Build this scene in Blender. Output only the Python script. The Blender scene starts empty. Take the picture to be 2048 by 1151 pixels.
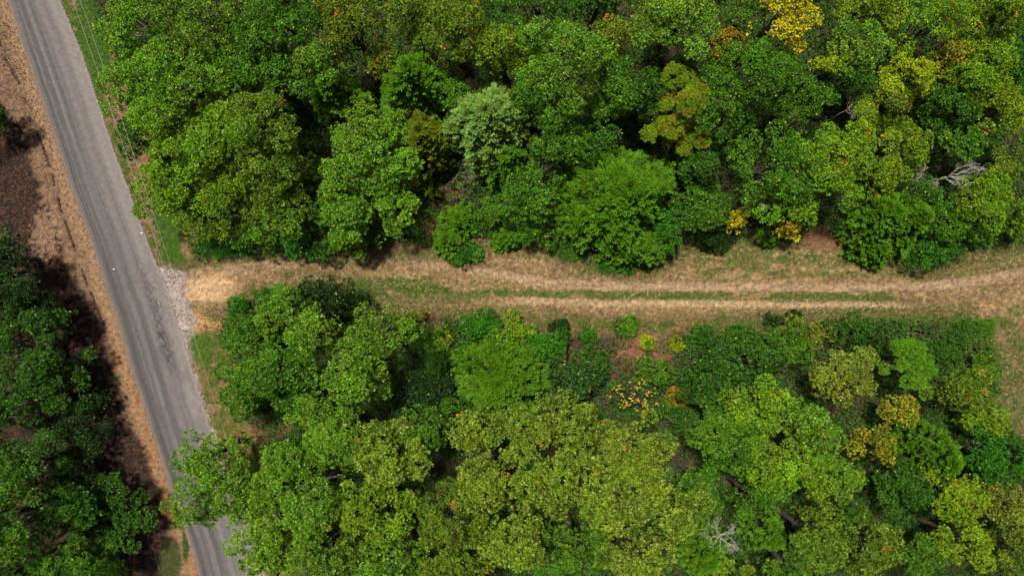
import bpy, math
import numpy as np
from math import radians

# ------------------------------------------------------------------ camera, sky, sun, exposure
S = bpy.context.scene
COL = S.collection
H = 75.0                                   # drone height in metres
K0 = 1.5 / 2048.0                          # (36/24)/2048 : ground width per pixel per metre of distance
cam_d = bpy.data.cameras.new('camera')
cam_d.lens = 24; cam_d.sensor_width = 36; cam_d.clip_end = 2000; cam_d.clip_start = 0.5
cam = bpy.data.objects.new('camera', cam_d); COL.objects.link(cam)
cam.location = (0, 0, H)
S.camera = cam

SUN_EL, SUN_AZ = 71.0, 124.0               # azimuth of the sun, degrees counter-clockwise from +X (north = 90)
w = bpy.data.worlds.new('World'); S.world = w; w.use_nodes = True
nt = w.node_tree
sky = nt.nodes.new('ShaderNodeTexSky'); sky.sky_type = 'NISHITA'; sky.sun_disc = False
sky.sun_elevation = radians(SUN_EL); sky.sun_rotation = radians(90 - SUN_AZ)
sky.air_density = 1.0; sky.dust_density = 2.5; sky.ozone_density = 1.0
nt.links.new(sky.outputs[0], nt.nodes['Background'].inputs[0])
nt.nodes['Background'].inputs[1].default_value = 0.05
sl = bpy.data.lights.new('sun', 'SUN'); sl.energy = 4.6; sl.angle = radians(5.0); sl.color = (1.0, 0.94, 0.83)
so = bpy.data.objects.new('sun', sl); COL.objects.link(so)
so.rotation_euler = (radians(90 - SUN_EL), 0, radians(SUN_AZ + 90))
so.location = (0, 60, 120)
S.view_settings.view_transform = 'Standard'; S.view_settings.look = 'None'
S.view_settings.gamma = 1; S.view_settings.exposure = 0.68
S.render.engine = 'CYCLES'
S.cycles.pixel_filter_type = 'BLACKMAN_HARRIS'; S.cycles.filter_width = 1.6

# ------------------------------------------------------------------ helpers
def lin(c):
    c = np.asarray(c, float) / 255.0
    return np.where(c <= 0.04045, c / 12.92, ((c + 0.055) / 1.055) ** 2.4)

def at(px, py, z=0.0):
    """point of the place seen at pixel (px,py) of the photograph, at height z"""
    k = K0 * (H - z)
    return (px - 1024) * k, -(py - 575.5) * k

def tag(o, label=None, cat=None, group=None, kind=None):
    if label: o['label'] = label
    if cat: o['category'] = cat
    if group: o['group'] = group
    if kind: o['kind'] = kind
    return o

def empty(name, loc):
    o = bpy.data.objects.new(name, None); COL.objects.link(o); o.location = loc
    o.empty_display_size = 0.5
    return o

def mesh_np(name, V, F, mat, parent=None, fcol=None, smooth=False, vcol=None, uv=None):
    """V (n,3), F (m,k) constant k; fcol per-face colour vector"""
    V = np.ascontiguousarray(V, np.float32); F = np.ascontiguousarray(F, np.int32)
    m, k = F.shape
    me = bpy.data.meshes.new(name)
    me.vertices.add(len(V)); me.vertices.foreach_set('co', V.ravel())
    me.loops.add(m * k); me.loops.foreach_set('vertex_index', F.ravel())
    me.polygons.add(m)
    me.polygons.foreach_set('loop_start', np.arange(0, m * k, k, dtype=np.int32))
    me.polygons.foreach_set('loop_total', np.full(m, k, np.int32))
    if smooth: me.polygons.foreach_set('use_smooth', np.ones(m, bool))
    if fcol is not None:
        a = me.attributes.new('tint', 'FLOAT_VECTOR', 'FACE')
        a.data.foreach_set('vector', np.ascontiguousarray(fcol, np.float32).ravel())
    if vcol is not None:
        a = me.attributes.new('tint', 'FLOAT_VECTOR', 'POINT')
        a.data.foreach_set('vector', np.ascontiguousarray(vcol, np.float32).ravel())
    if uv is not None:
        u = me.uv_layers.new(name='UVMap')
        u.data.foreach_set('uv', np.ascontiguousarray(uv[F.ravel()], np.float32).ravel())
    me.update(calc_edges=True)
    me.materials.append(mat)
    o = bpy.data.objects.new(name, me); COL.objects.link(o)
    if parent: o.parent = parent
    return o

def unit(v):
    return v / (np.linalg.norm(v, axis=-1, keepdims=True) + 1e-9)

# value noise ------------------------------------------------------
_lat = np.random.default_rng(7).random((256, 256)).astype(np.float32)
def vnoise(x, y, seed=0):
    x = np.asarray(x, float) + seed * 17.37; y = np.asarray(y, float) + seed * 9.71
    xi = np.floor(x).astype(int); yi = np.floor(y).astype(int)
    fx = x - xi; fy = y - yi
    fx = fx * fx * (3 - 2 * fx); fy = fy * fy * (3 - 2 * fy)
    a = _lat[xi % 256, yi % 256]; b = _lat[(xi + 1) % 256, yi % 256]
    c = _lat[xi % 256, (yi + 1) % 256]; d = _lat[(xi + 1) % 256, (yi + 1) % 256]
    return (a * (1 - fx) + b * fx) * (1 - fy) + (c * (1 - fx) + d * fx) * fy
def fbm(x, y, seed=0, oct=4):
    s = 0; a = 0.5; t = 0
    for i in range(oct):
        s = s + a * vnoise(x * 2 ** i, y * 2 ** i, seed + i * 3); t += a; a *= 0.55
    return s / t
def sstep(e0, e1, x):
    t = np.clip((x - e0) / (e1 - e0), 0, 1); return t * t * (3 - 2 * t)

# ------------------------------------------------------------------ materials
def new_mat(name):
    m = bpy.data.materials.new(name); m.use_nodes = True
    n = m.node_tree.nodes; n.clear()
    out = n.new('ShaderNodeOutputMaterial')
    return m, n, m.node_tree.links, out

def leaf_material(name, rough=0.45, trans=0.3, spec=0.5):
    m, n, l, out = new_mat(name)
    a = n.new('ShaderNodeAttribute'); a.attribute_name = 'tint'
    tc = n.new('ShaderNodeTexCoord')
    no = n.new('ShaderNodeTexNoise'); no.inputs['Scale'].default_value = 0.9; no.inputs['Detail'].default_value = 2
    l.new(tc.outputs['Object'], no.inputs['Vector'])
    mr = n.new('ShaderNodeMapRange'); mr.inputs[1].default_value = 0.3; mr.inputs[2].default_value = 0.7
    mr.inputs[3].default_value = 0.82; mr.inputs[4].default_value = 1.18
    l.new(no.outputs['Fac'], mr.inputs[0])
    sc = n.new('ShaderNodeVectorMath'); sc.operation = 'SCALE'
    l.new(a.outputs['Vector'], sc.inputs[0]); l.new(mr.outputs[0], sc.inputs['Scale'])
    p = n.new('ShaderNodeBsdfPrincipled')
    p.inputs['Roughness'].default_value = rough; p.inputs['Specular IOR Level'].default_value = spec
    l.new(sc.outputs[0], p.inputs['Base Color'])
    t = n.new('ShaderNodeBsdfTranslucent')
    tm = n.new('ShaderNodeVectorMath'); tm.operation = 'MULTIPLY'; tm.inputs[1].default_value = (1.25, 1.15, 0.45)
    l.new(sc.outputs[0], tm.inputs[0]); l.new(tm.outputs[0], t.inputs['Color'])
    mx = n.new('ShaderNodeMixShader'); mx.inputs[0].default_value = trans
    l.new(p.outputs[0], mx.inputs[1]); l.new(t.outputs[0], mx.inputs[2]); l.new(mx.outputs[0], out.inputs[0])
    return m

def bark_material(name, c0, c1):
    m, n, l, out = new_mat(name)
    tc = n.new('ShaderNodeTexCoord'); no = n.new('ShaderNodeTexNoise')
    no.inputs['Scale'].default_value = 5; no.inputs['Detail'].default_value = 6
    mp = n.new('ShaderNodeMapping'); mp.inputs['Scale'].default_value = (3, 3, 0.7)
    l.new(tc.outputs['Object'], mp.inputs[0]); l.new(mp.outputs[0], no.inputs['Vector'])
    r = n.new('ShaderNodeValToRGB'); r.color_ramp.elements[0].color = (*c0, 1); r.color_ramp.elements[1].color = (*c1, 1)
    r.color_ramp.elements[0].position = 0.3; r.color_ramp.elements[1].position = 0.7
    l.new(no.outputs['Fac'], r.inputs[0])
    p = n.new('ShaderNodeBsdfPrincipled'); p.inputs['Roughness'].default_value = 0.9
    b = n.new('ShaderNodeBump'); b.inputs['Strength'].default_value = 0.5; b.inputs['Distance'].default_value = 0.03
    l.new(no.outputs['Fac'], b.inputs['Height']); l.new(b.outputs[0], p.inputs['Normal'])
    l.new(r.outputs[0], p.inputs['Base Color']); l.new(p.outputs[0], out.inputs[0])
    return m

def soil_material(name, grain=14.0, contrast=0.35, bump=0.6, rough=0.95, streak=None):
    """tint attribute times fine noise: soil, straw, litter, asphalt"""
    m, n, l, out = new_mat(name)
    a = n.new('ShaderNodeAttribute'); a.attribute_name = 'tint'
    tc = n.new('ShaderNodeTexCoord')
    no = n.new('ShaderNodeTexNoise'); no.inputs['Scale'].default_value = grain
    no.inputs['Detail'].default_value = 4; no.inputs['Roughness'].default_value = 0.7
    l.new(tc.outputs['Object'], no.inputs['Vector'])
    n2 = n.new('ShaderNodeTexNoise'); n2.inputs['Scale'].default_value = 2.2; n2.inputs['Detail'].default_value = 5
    l.new(tc.outputs['Object'], n2.inputs['Vector'])
    ad = n.new('ShaderNodeMath'); ad.operation = 'ADD'
    l.new(no.outputs['Fac'], ad.inputs[0]); l.new(n2.outputs['Fac'], ad.inputs[1])
    mr = n.new('ShaderNodeMapRange'); mr.inputs[1].default_value = 0.7; mr.inputs[2].default_value = 1.3
    mr.inputs[3].default_value = 1 - contrast; mr.inputs[4].default_value = 1 + contrast
    l.new(ad.outputs[0], mr.inputs[0])
    sc = n.new('ShaderNodeVectorMath'); sc.operation = 'SCALE'
    l.new(a.outputs['Vector'], sc.inputs[0]); l.new(mr.outputs[0], sc.inputs['Scale'])
    p = n.new('ShaderNodeBsdfPrincipled'); p.inputs['Roughness'].default_value = rough
    p.inputs['Specular IOR Level'].default_value = 0.25
    b = n.new('ShaderNodeBump'); b.inputs['Strength'].default_value = bump; b.inputs['Distance'].default_value = 0.05
    l.new(no.outputs['Fac'], b.inputs['Height']); l.new(b.outputs[0], p.inputs['Normal'])
    l.new(sc.outputs[0], p.inputs['Base Color']); l.new(p.outputs[0], out.inputs[0])
    return m

M_LEAF = leaf_material('leaf_foliage', 0.62, 0.18, 0.2)
M_NEEDLE = leaf_material('needle_foliage', 0.6, 0.2, 0.15)
M_GRASS = leaf_material('grass_blades', 0.6, 0.25, 0.3)
M_BARK = bark_material('oak_bark', (0.03, 0.023, 0.014), (0.085, 0.066, 0.042))
M_PALE = bark_material('pale_limb_bark', (0.09, 0.08, 0.058), (0.24, 0.215, 0.165))
M_DEAD = bark_material('weathered_dead_wood', (0.20, 0.18, 0.155), (0.42, 0.39, 0.34))
M_DEADB = bark_material('brown_dead_wood', (0.07, 0.045, 0.03), (0.20, 0.13, 0.09))
M_SOIL = soil_material('soil_and_litter', 7.0, 0.6, 1.0)
M_ROAD = soil_material('worn_asphalt', 26.0, 0.17, 0.35, 0.85)
M_STONE = soil_material('pale_gravel_stone', 6.0, 0.2, 0.3)

# ------------------------------------------------------------------ foliage generators (all in metres, origin at trunk base)
LK = np.array([0.535, 0.54, 0.17])     # photograph colour -> leaf albedo
PAL = {  # lit colour in the photograph (sRGB; deep has shade in it), pale fleck share, autumn share, autumn colour
 'mid':   ((84, 136, 32), .06, .000), 'fresh': ((106, 160, 34), .15, .003), 'yel': ((122, 168, 30), .07, .004),
 'olive': ((112, 136, 36), .06, .008), 'grey': ((106, 146, 44), .10, .003), 'emer': ((62, 130, 30), .03, .0),
 'dark':  ((62, 112, 34), .04, .0), 'deep': ((32, 68, 28), .04, .0), 'silver': ((134, 172, 126), .10, .0),  # deep: shade of the forest gaps put into the leaf colour
 'gold':  ((222, 208, 46), .05, .0), 'amber': ((156, 158, 44), .04, .04), 'orange': ((160, 138, 44), .02, .0),
 'pine':  ((128, 160, 40), .0, .10), 'pineg': ((104, 160, 50), .0, .0), 'osil': ((126, 146, 66), .16, .0),
 'lime':  ((156, 182, 36), .03, .0), 'teal': ((58, 104, 58), .12, .0), 'flecky': ((106, 138, 36), .05, .07),
 'oliveo': ((108, 140, 32), .05, .03), 'cedar': ((92, 140, 34), .0, .0), 'cedarb': ((92, 144, 32), .0, .0),
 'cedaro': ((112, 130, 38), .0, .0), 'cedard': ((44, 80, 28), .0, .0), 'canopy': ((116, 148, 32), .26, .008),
 'yelg': ((130, 166, 34), .03, .010), 'brown': ((130, 110, 70), .05, .05), 'lightw': ((112, 160, 54), .15, .0),
}
PALE = lin((214, 222, 112)) * 0.66
AUT = [lin((226, 160, 50)) * 0.6, lin((214, 190, 56)) * 0.6, lin((202, 128, 50)) * 0.55]

def leaf_quads(P, D, N, L, W, fold=0.25):
    """rhombic leaves: P base, D direction, N normal"""
    n = len(P)
    Sd = unit(np.cross(N, D)); L = L[:, None]; W = W[:, None]
    V = np.empty((n, 4, 3), np.float32)
    V[:, 0] = P; V[:, 2] = P + D * L
    mid = P + D * L * 0.45
    up = N * W * fold
    V[:, 1] = mid + Sd * W * 0.5 + up; V[:, 3] = mid - Sd * W * 0.5 + up
    F = np.arange(n * 4, dtype=np.int32).reshape(n, 4)
    return V.reshape(-1, 3), F

def rdir(rng, n):
    v = rng.normal(size=(n, 3)); return unit(v)

def leaf_colors(rng, pal, n_tuft, tuft_of, n, lobe_var=None, P=None, tip=None):
    base, pf, af = PAL[pal]
    b = lin(base) * LK
    tv = rng.normal(1, 0.13, n_tuft)[tuft_of] * rng.normal(1, 0.12, n)
    if lobe_var is not None: tv = tv * lobe_var
    hue = rng.normal(0, 0.07, n_tuft)[tuft_of]
    if P is not None:          # one side of a crown is often yellower than the other
        o = rng.uniform(0, 90); hue = hue + (fbm(P[:, 0] * .30 + o, P[:, 1] * .30 + o, 3, 2) - .5) * .48
    C = b[None] * np.clip(tv, 0.35, 2.0)[:, None]
    C = C * np.stack([1 + hue, np.ones(n), 1 - hue * 0.8], 1)
    m = rng.random(n) < pf * (1 if tip is None else tip)
    k = rng.random(m.sum())[:, None] ** 1.5 * 0.7
    C[m] = C[m] * (1 - k) + PALE * k
    # whole tufts and lone leaves turning
    at_ = (rng.random(n_tuft) < af)[tuft_of] & (rng.random(n) < 0.75)
    if af > 0: at_ |= rng.random(n) < af * 0.25
    if at_.any():
        ch = rng.integers(0, 3, n_tuft)[tuft_of]
        C[at_] = np.array(AUT)[ch[at_]] * rng.uniform(0.6, 1.1, at_.sum())[:, None]
    return np.clip(C, 0.002, 0.9)

def lobes_for(rng, rx, ry, h, zb, nl=None, rl_f=0.36, flat=0.9):
    """branch-end masses spread over an uneven dome"""
    R = math.sqrt(rx * ry)
    rl0 = max(0.42, min(1.22, 0.15 * R + 0.48))
    area = math.pi * rx * ry
    if nl is None: nl = int(max(4, 0.98 * area / (math.pi * rl0 ** 2)))
    pts = []
    for i in range(nl):
        best = None; bd = -1
        for _ in range(9):
            a = rng.uniform(0, 2 * math.pi); r = math.sqrt(rng.random()) * 0.98
            c = (r * math.cos(a), r * math.sin(a))
            d = min([(c[0] - p[0]) ** 2 + (c[1] - p[1]) ** 2 for p in pts], default=9)
            if d > bd: bd = d; best = c
        pts.append(best)
    out = []
    ph = rng.uniform(0, 6.28)
    for (u, v) in pts:
        r = math.hypot(u, v)
        rl = rl0 * rng.uniform(0.62, 1.38) * (1.0 - 0.12 * r)
        wob = 1 + 0.17 * math.sin(3 * math.atan2(v, u) + ph) + 0.10 * math.sin(2 * math.atan2(v, u) + 3 * ph) + 0.08 * math.sin(5 * math.atan2(v, u) + 2 * ph)
        x = u * max(rx * wob - rl * 0.75, 0.2); y = v * max(ry * wob - rl * 0.75, 0.2)
        z = zb + (h - zb - rl) * math.sqrt(max(0.0, 1 - (flat * r) ** 2)) * rng.uniform(0.90, 1.02) + rng.normal(0, 0.6) * rl0
        z = max(z, rl * 0.55)
        out.append((x, y, z, rl))
    return out

def broadleaf(rng, rx, ry, h, pal, leaf=0.165, wid=0.62, dens=0.85, tuft=0.30, zb_f=0.42, open_=0.0, top_only=True):
    zb = h * zb_f
    lob = lobes_for(rng, rx, ry, h, zb)
    TP = []; TN = []; TL = []; LV = []
    for li, (x, y, z, rl) in enumerate(lob):
        n = max(6, int(4 * math.pi * rl * rl * 0.62 / (tuft * tuft * 2.5)))
        if open_ > 0 and rng.random() < open_: n = int(n * 0.35)
        # fibonacci points on the upper part of the lobe, jittered
        i = np.arange(n) + 0.5
        ct = 1 - i / n * 1.25
        ph = i * 2.39996 + rng.uniform(0, 6.28)
        st = np.sqrt(np.clip(1 - ct ** 2, 0, 1))
        nn = np.stack([st * np.cos(ph), st * np.sin(ph), ct], 1)
        nn = unit(nn + rng.normal(0, 0.16, (n, 3)))
        rr = rl * rng.uniform(0.72, 1.12, n)[:, None]
        p = np.array([x, y, z]) + nn * rr * np.array([1.0, 1.0, 0.85])
        TP.append(p); TN.append(nn); TL.append(np.full(n, li)); LV.append(np.full(n, rng.normal(1, 0.13)))
    # inner filling tufts so the crown is not hollow
    ni = int(0.3 * math.pi * rx * ry)
    a = rng.uniform(0, 6.28, ni); r = np.sqrt(rng.random(ni)) * 0.8
    p = np.stack([r * rx * np.cos(a), r * ry * np.sin(a), zb + (h - zb) * rng.uniform(0.0, 0.55, ni) * np.sqrt(1 - r ** 2)], 1)
    TP.append(p); TN.append(unit(np.stack([np.cos(a), np.sin(a), np.full(ni, 1.0)], 1))); TL.append(np.zeros(ni, int)); LV.append(np.full(ni, 0.9))
    TP = np.concatenate(TP); TN = np.concatenate(TN); LV = np.concatenate(LV)
    TP[:, 2] = np.maximum(TP[:, 2], 0.12)
    # drop tufts deep inside other lobes
    inside = np.zeros(len(TP), int)
    for (x, y, z, rl) in lob:
        d = np.linalg.norm((TP - [x, y, z]) / [1.05, 1.05, 0.78], axis=1)
        inside += d < rl * 0.55
    keep = inside < 1
    TP, TN, LV = TP[keep], TN[keep], LV[keep]
    nt_ = len(TP)
    per = int(31 * dens * (0.24 / leaf) ** 1.2)
    cnt = rng.integers(int(per * 0.55), int(per * 1.45) + 1, nt_)
    tu = np.repeat(np.arange(nt_), cnt); n = len(tu)
    tr = tuft * rng.uniform(0.6, 1.3, nt_)[tu]
    N0 = TN[tu]
    d = unit(rdir(rng, n) + N0 * 0.75)
    P = TP[tu] + d * (tr * rng.random(n) ** 0.55)[:, None] * np.array([1, 1, 0.85])
    D = unit(d + 0.45 * rdir(rng, n) + np.array([0, 0, -0.12]))
    N = unit(d * 0.75 + N0 * 0.75 + np.array([0, 0, 0.10]) + 0.22 * rdir(rng, n))
    N = unit(N - D * np.sum(N * D, 1, keepdims=True))
    L = leaf * rng.uniform(0.6, 1.35, n)
    V, F = leaf_quads(P.astype(np.float32), D, N, L, L * wid * rng.uniform(0.8, 1.2, n))
    C = leaf_colors(rng, pal, nt_, tu, n, LV[tu], P, np.where(np.sum(d * N0, 1) > .55, 1.9, .35))
    return V, F, C, lob

def plume_leaves(rng, A, Dp, Lp, per, leaf, wid, droop=0.15, spread=0.34):
    """feathery sprays: slivers set in herring-bone along each plume axis"""
    m = len(A)
    tu = np.repeat(np.arange(m), per); n = len(tu)
    s = rng.random(n)
    side = rng.choice([-1.0, 1.0], n)
    up = np.array([0, 0, 1.0])
    Sd = unit(np.cross(Dp, up) + 1e-4); Up = unit(np.cross(Sd, Dp))
    wv = spread * Lp[tu] * (1 - s) ** 0.8 * rng.random(n)
    P = A[tu] + Dp[tu] * (s * Lp[tu])[:, None] + Sd[tu] * (side * wv)[:, None] + Up[tu] * (wv * rng.uniform(-.45, .45, n))[:, None]
    P[:, 2] -= droop * (s ** 2) * Lp[tu]
    D = unit(Dp[tu] + Sd[tu] * (side * rng.uniform(0.3, 0.9, n))[:, None] + Up[tu] * rng.normal(0, .3, n)[:, None])
    N = unit(up + 0.6 * rdir(rng, n)); N = unit(N - D * np.sum(N * D, 1, keepdims=True))
    L = leaf * rng.uniform(0.6, 1.4, n)
    V, F = leaf_quads(P.astype(np.float32), D, N, L, L * wid)
    return V, F, tu, n, s

def cedar(rng, rx, ry, h, pal, leaf=0.2, dens=1.0, plen=None):
    R = math.sqrt(rx * ry)
    m = int(40 * R * R * dens) + 80
    t = rng.random(m) ** 0.85                       # 0 base .. 1 top
    th = rng.uniform(0, 6.28, m)
    ph = rng.uniform(0, 6.28, 4)
    prof = (1 - t ** 1.5) ** 0.75 * 0.94 + 0.03
    wob = 1 + 0.16 * np.sin(3 * th + ph[0] + 3 * t) + 0.12 * np.sin(7 * th + ph[1] + 6 * t) + 0.06 * np.sin(13 * th + ph[2])
    if plen is None: plen = 0.27 * R ** 0.6 + .08
    Lp = plen * rng.uniform(0.6, 1.4, m)
    rad = prof * wob
    z = 0.10 * h + 0.88 * h * t
    out = np.stack([np.cos(th), np.sin(th), np.zeros(m)], 1)
    base_r = np.clip(rad - 0.75 * Lp / R, 0.02, 2) * rng.uniform(0.8, 1.0, m)
    A = np.stack([base_r * rx * np.cos(th), base_r * ry * np.sin(th), z - 0.15 * Lp], 1)
    Dp = unit(out + np.array([0, 0, 1.0]) * (0.15 + 0.9 * t[:, None] ** 1.5) + rng.normal(0, 0.38, (m, 3)))
    per = 56
    V, F, tu, n, s = plume_leaves(rng, A, Dp, Lp, per, leaf, 0.30)
    base = lin(PAL[pal][0]) * LK
    tv = rng.normal(1, 0.17, m)[tu] * rng.normal(1, 0.14, n) * (0.82 + 0.36 * s)
    hue = rng.normal(0, 0.1, m)[tu]
    C = base[None] * np.clip(tv, .3, 2)[:, None] * np.stack([1 + hue, np.ones(n), 1 - hue], 1)
    lob = [(a[0], a[1], a[2], 0.3) for a in (A + Dp * 0.2)[::max(1, m // 40)]]
    return V, F, np.clip(C, 0.002, .9), lob

def pine(rng, rx, ry, h, pal, needle=0.30):
    lob = lobes_for(rng, rx, ry, h, h * 0.42, flat=0.85)
    TP = []
    for (x, y, z, rl) in lob:
        rl = rl * 1.0
        n = max(8, int(rl * rl * 26))
        i = np.arange(n) + 0.5; ct = 1 - i / n * 1.2; ph = i * 2.39996 + rng.uniform(0, 6.28)
        st = np.sqrt(np.clip(1 - ct ** 2, 0, 1))
        nn = unit(np.stack([st * np.cos(ph), st * np.sin(ph), ct], 1) + rng.normal(0, .12, (n, 3)))
        TP.append(np.array([x, y, z]) + nn * rl * rng.uniform(0.75, 1.05, n)[:, None] * [1, 1, .6])
    TP = np.concatenate(TP); m = len(TP); TP[:, 2] = np.maximum(TP[:, 2], .3)
    per = 62
    tu = np.repeat(np.arange(m), per); n = len(tu)
    d = rdir(rng, n); d[:, 2] = np.abs(d[:, 2]) * 0.9 - 0.15; d = unit(d)
    P = TP[tu] + d * 0.04
    N = unit(np.array([0, 0, 1.0]) + .7 * rdir(rng, n)); N = unit(N - d * np.sum(N * d, 1, keepdims=True))
    L = needle * rng.uniform(.7, 1.25, n)
    V, F = leaf_quads(P, d, N, L, np.full(n, 0.042), 0.1)
    base, _, af = PAL[pal]
    b = lin(base) * LK
    tv = rng.normal(1, .14, m)[tu] * rng.normal(1, .2, n)
    hue = rng.normal(0, .1, m)[tu]
    C = b[None] * np.clip(tv, .3, 2)[:, None] * np.stack([1 + hue, np.ones(n), 1 - hue], 1)
    if af > 0:
        o = (rng.random(m) < 0.2)[tu] & (rng.random(n) < 0.5)
        C[o] = lin((200, 146, 50)) * .5 * rng.uniform(.6, 1.1, o.sum())[:, None]
    return V, F, np.clip(C, .002, .9), lob

def blade_clump(rng, rx, ry, h, pal, per_m2=260):
    """tall weeds and grass fountaining from clump centres"""
    n = int(math.pi * rx * ry * per_m2)
    nc = max(3, int(math.pi * rx * ry * 2.2))
    a = rng.uniform(0, 6.28, nc); r = np.sqrt(rng.random(nc)) * .85
    Cc = np.stack([r * rx * np.cos(a), r * ry * np.sin(a), h * .45 * (1 - r ** 2) * rng.uniform(.3, 1, nc)], 1)
    tu = rng.integers(0, nc, n)
    d = rdir(rng, n); d[:, 2] = np.abs(d[:, 2]) + .35; d = unit(d)
    P = Cc[tu] + d * (rng.random(n) * .45)[:, None] + rng.normal(0, .12, (n, 3)); P[:, 2] = np.maximum(P[:, 2], .02)
    D = unit(d + [0, 0, -.5] * rng.random((n, 1)))
    N = unit(np.array([0, 0, 1.0]) + .5 * rdir(rng, n)); N = unit(N - D * np.sum(N * D, 1, keepdims=True))
    L = rng.uniform(.18, .5, n)
    V, F = leaf_quads(P, D, N, L, np.full(n, .05), .1)
    C = lin(PAL[pal][0]) * LK * np.clip(rng.normal(1, .14, nc)[tu] * rng.normal(1, .22, n), .3, 2)[:, None]
    return V, F, C, []

# wood ---------------------------------------------------------------
def tubes(segs, sides=6):
    """segs: list of (points (k,3), radii (k)) -> one mesh"""
    VV = []; FF = []; off = 0
    ang = np.arange(sides) * 2 * math.pi / sides
    for P, Rr in segs:
        P = np.asarray(P, float); k = len(P)
        T = np.gradient(P, axis=0); T = unit(T)
        ref = np.array([1.0, 0.13, 0.07]) if abs(T[0][0]) < .8 else np.array([0.1, 1.0, 0.1])
        A = unit(np.cross(T, ref)); B = np.cross(T, A)
        ring = P[:, None] + (A[:, None] * np.cos(ang)[None, :, None] + B[:, None] * np.sin(ang)[None, :, None]) * np.asarray(Rr)[:, None, None]
        VV.append(ring.reshape(-1, 3))
        i = np.arange(k - 1)[:, None] * sides; j = np.arange(sides)[None]
        a = off + i + j; b = off + i + (j + 1) % sides
        FF.append(np.stack([a, b, b + sides, a + sides], -1).reshape(-1, 4))
        off += k * sides
    return np.concatenate(VV), np.concatenate(FF)

def limb(rng, a, b, r0, r1, k=6, wig=0.06, arch=0.0):
    a = np.array(a, float); b = np.array(b, float)
    t = np.linspace(0, 1, k)[:, None]
    P = a + (b - a) * t
    L = np.linalg.norm(b - a)
    P[1:-1] += rng.normal(0, wig * L, (k - 2, 3))
    P[:, 2:3] += arch * L * np.sin(t * math.pi)
    return P, r0 + (r1 - r0) * t[:, 0]

def wood(rng, lob, h, crown_r, sub=3):
    tr = 0.055 + 0.018 * h + 0.012 * crown_r
    top = h * 0.62
    lean = rng.normal(0, .03 * h, 2)
    trunk = [limb(rng, (0, 0, -0.3), (lean[0], lean[1], top), tr * 1.25, tr * .55, 7, .012)]
    br = []
    for (x, y, z, rl) in lob:
        zs = min(max(h * .22, z * rng.uniform(.38, .62)), top * .95)
        f = zs / top
        a = (lean[0] * f, lean[1] * f, zs)
        e = (x, y, z)
        br.append(limb(rng, a, e, tr * .30, .035, 6, .05, .05))
        for _ in range(sub):
            q = rdir(rng, 1)[0]; q[2] = abs(q[2]) * .7
            e2 = np.array(e) + q * rl * 1.02
            br.append(limb(rng, e, e2, .028, .01, 4, .08))
    return trunk, br

def build_tree(name, kind, px, py, rx, ry, h, pal, label, cat, group, seed, **kw):
    rng = np.random.default_rng(seed)
    zc = h * (0.62 if kind not in ('cedar', 'weeds') else 0.35)
    x, y = at(px, py, zc)
    k = K0 * (H - zc)
    rx *= k; ry *= k
    R = math.sqrt(rx * ry)
    e = empty(name, (x, y, gz(x, y)))
    tag(e, label, cat, group)
    trunkmat = M_BARK
    if kind == 'broad':
        V, F, C, lob = broadleaf(rng, rx, ry, h, pal, **kw); mat = M_LEAF
    elif kind == 'cedar':
        V, F, C, lob = cedar(rng, rx, ry, h, pal, **kw); mat = M_NEEDLE
    elif kind == 'pine':
        V, F, C, lob = pine(rng, rx, ry, h, pal, **kw); mat = M_NEEDLE
    elif kind == 'weeds':
        V, F, C, lob = blade_clump(rng, rx, ry, h, pal); mat = M_GRASS
    if kind == 'weeds':
        bpy.data.objects.remove(e)
        o = mesh_np(name, V, F, mat, fcol=C); o.location = (x, y, gz(x, y)); tag(o, label, cat, group)
        return o
    mesh_np('crown', V, F, mat, e, fcol=C)
    trunk, br = wood(rng, lob, h, R, sub=1)
    vb, fb = tubes(trunk, 8); mesh_np('trunk' if h > 3 else 'stem', vb, fb, M_BARK, e, smooth=True)
    vb, fb = tubes(br, 5)
    mesh_np('branches', vb, fb, M_PALE if pal in ('gold', 'lightw') or (pal == 'fresh' and R > 3.6) else M_BARK, e, smooth=True)
    return e

def dead_tree(px, py, r_px, h, dirx, diry, mat, label, seed, n0=7, rad=0.05, flat=0.4, cat='dead tree', name='dead_tree'):
    """bare crown: forked limbs fanning from the trunk, leaning towards (dirx,diry)"""
    rng = np.random.default_rng(seed)
    x, y = at(px, py, h * .75)
    R = r_px * K0 * (H - h * .75)
    lx, ly = dirx * R * .9, diry * R * .9
    e = empty(name, (x - lx * .5, y - ly * .5, gz(x, y)))
    tag(e, label, cat)
    top = np.array([lx * .25, ly * .25, h * .62])
    vb, fb = tubes([limb(rng, (0, 0, -.3), top, rad * 1.9, rad * .9, 7, .02)], 8)
    mesh_np('trunk', vb, fb, mat, e, smooth=True)
    segs = []
    def grow(p, d, L, r, depth):
        q = p + d * L
        segs.append(limb(rng, p, q, r, r * .62, 5, .045))
        if depth == 0: return
        for i in range(rng.integers(2, 4)):
            nd = unit(d + rng.normal(0, .42, 3) + np.array([lx, ly, 0]) / (R + .1) * .15)
            nd[2] = nd[2] * .8 + .06
            t = rng.uniform(.55, 1)
            grow(p + d * L * t, unit(nd), L * rng.uniform(.5, .8), max(.009, r * rng.uniform(.5, .66)), depth - 1)
    for i in range(n0):
        a = rng.uniform(0, 6.28)
        d = np.array([math.cos(a), math.sin(a), flat]) + np.array([lx, ly, 0]) / (R + .01) * 1.2
        grow(top * rng.uniform(.7, 1), unit(d), R * rng.uniform(.36, .56), rad * rng.uniform(.5, .75), 4)
    vb, fb = tubes(segs, 5)
    mesh_np('branches', vb, fb, mat, e, smooth=True)
    return e

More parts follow.
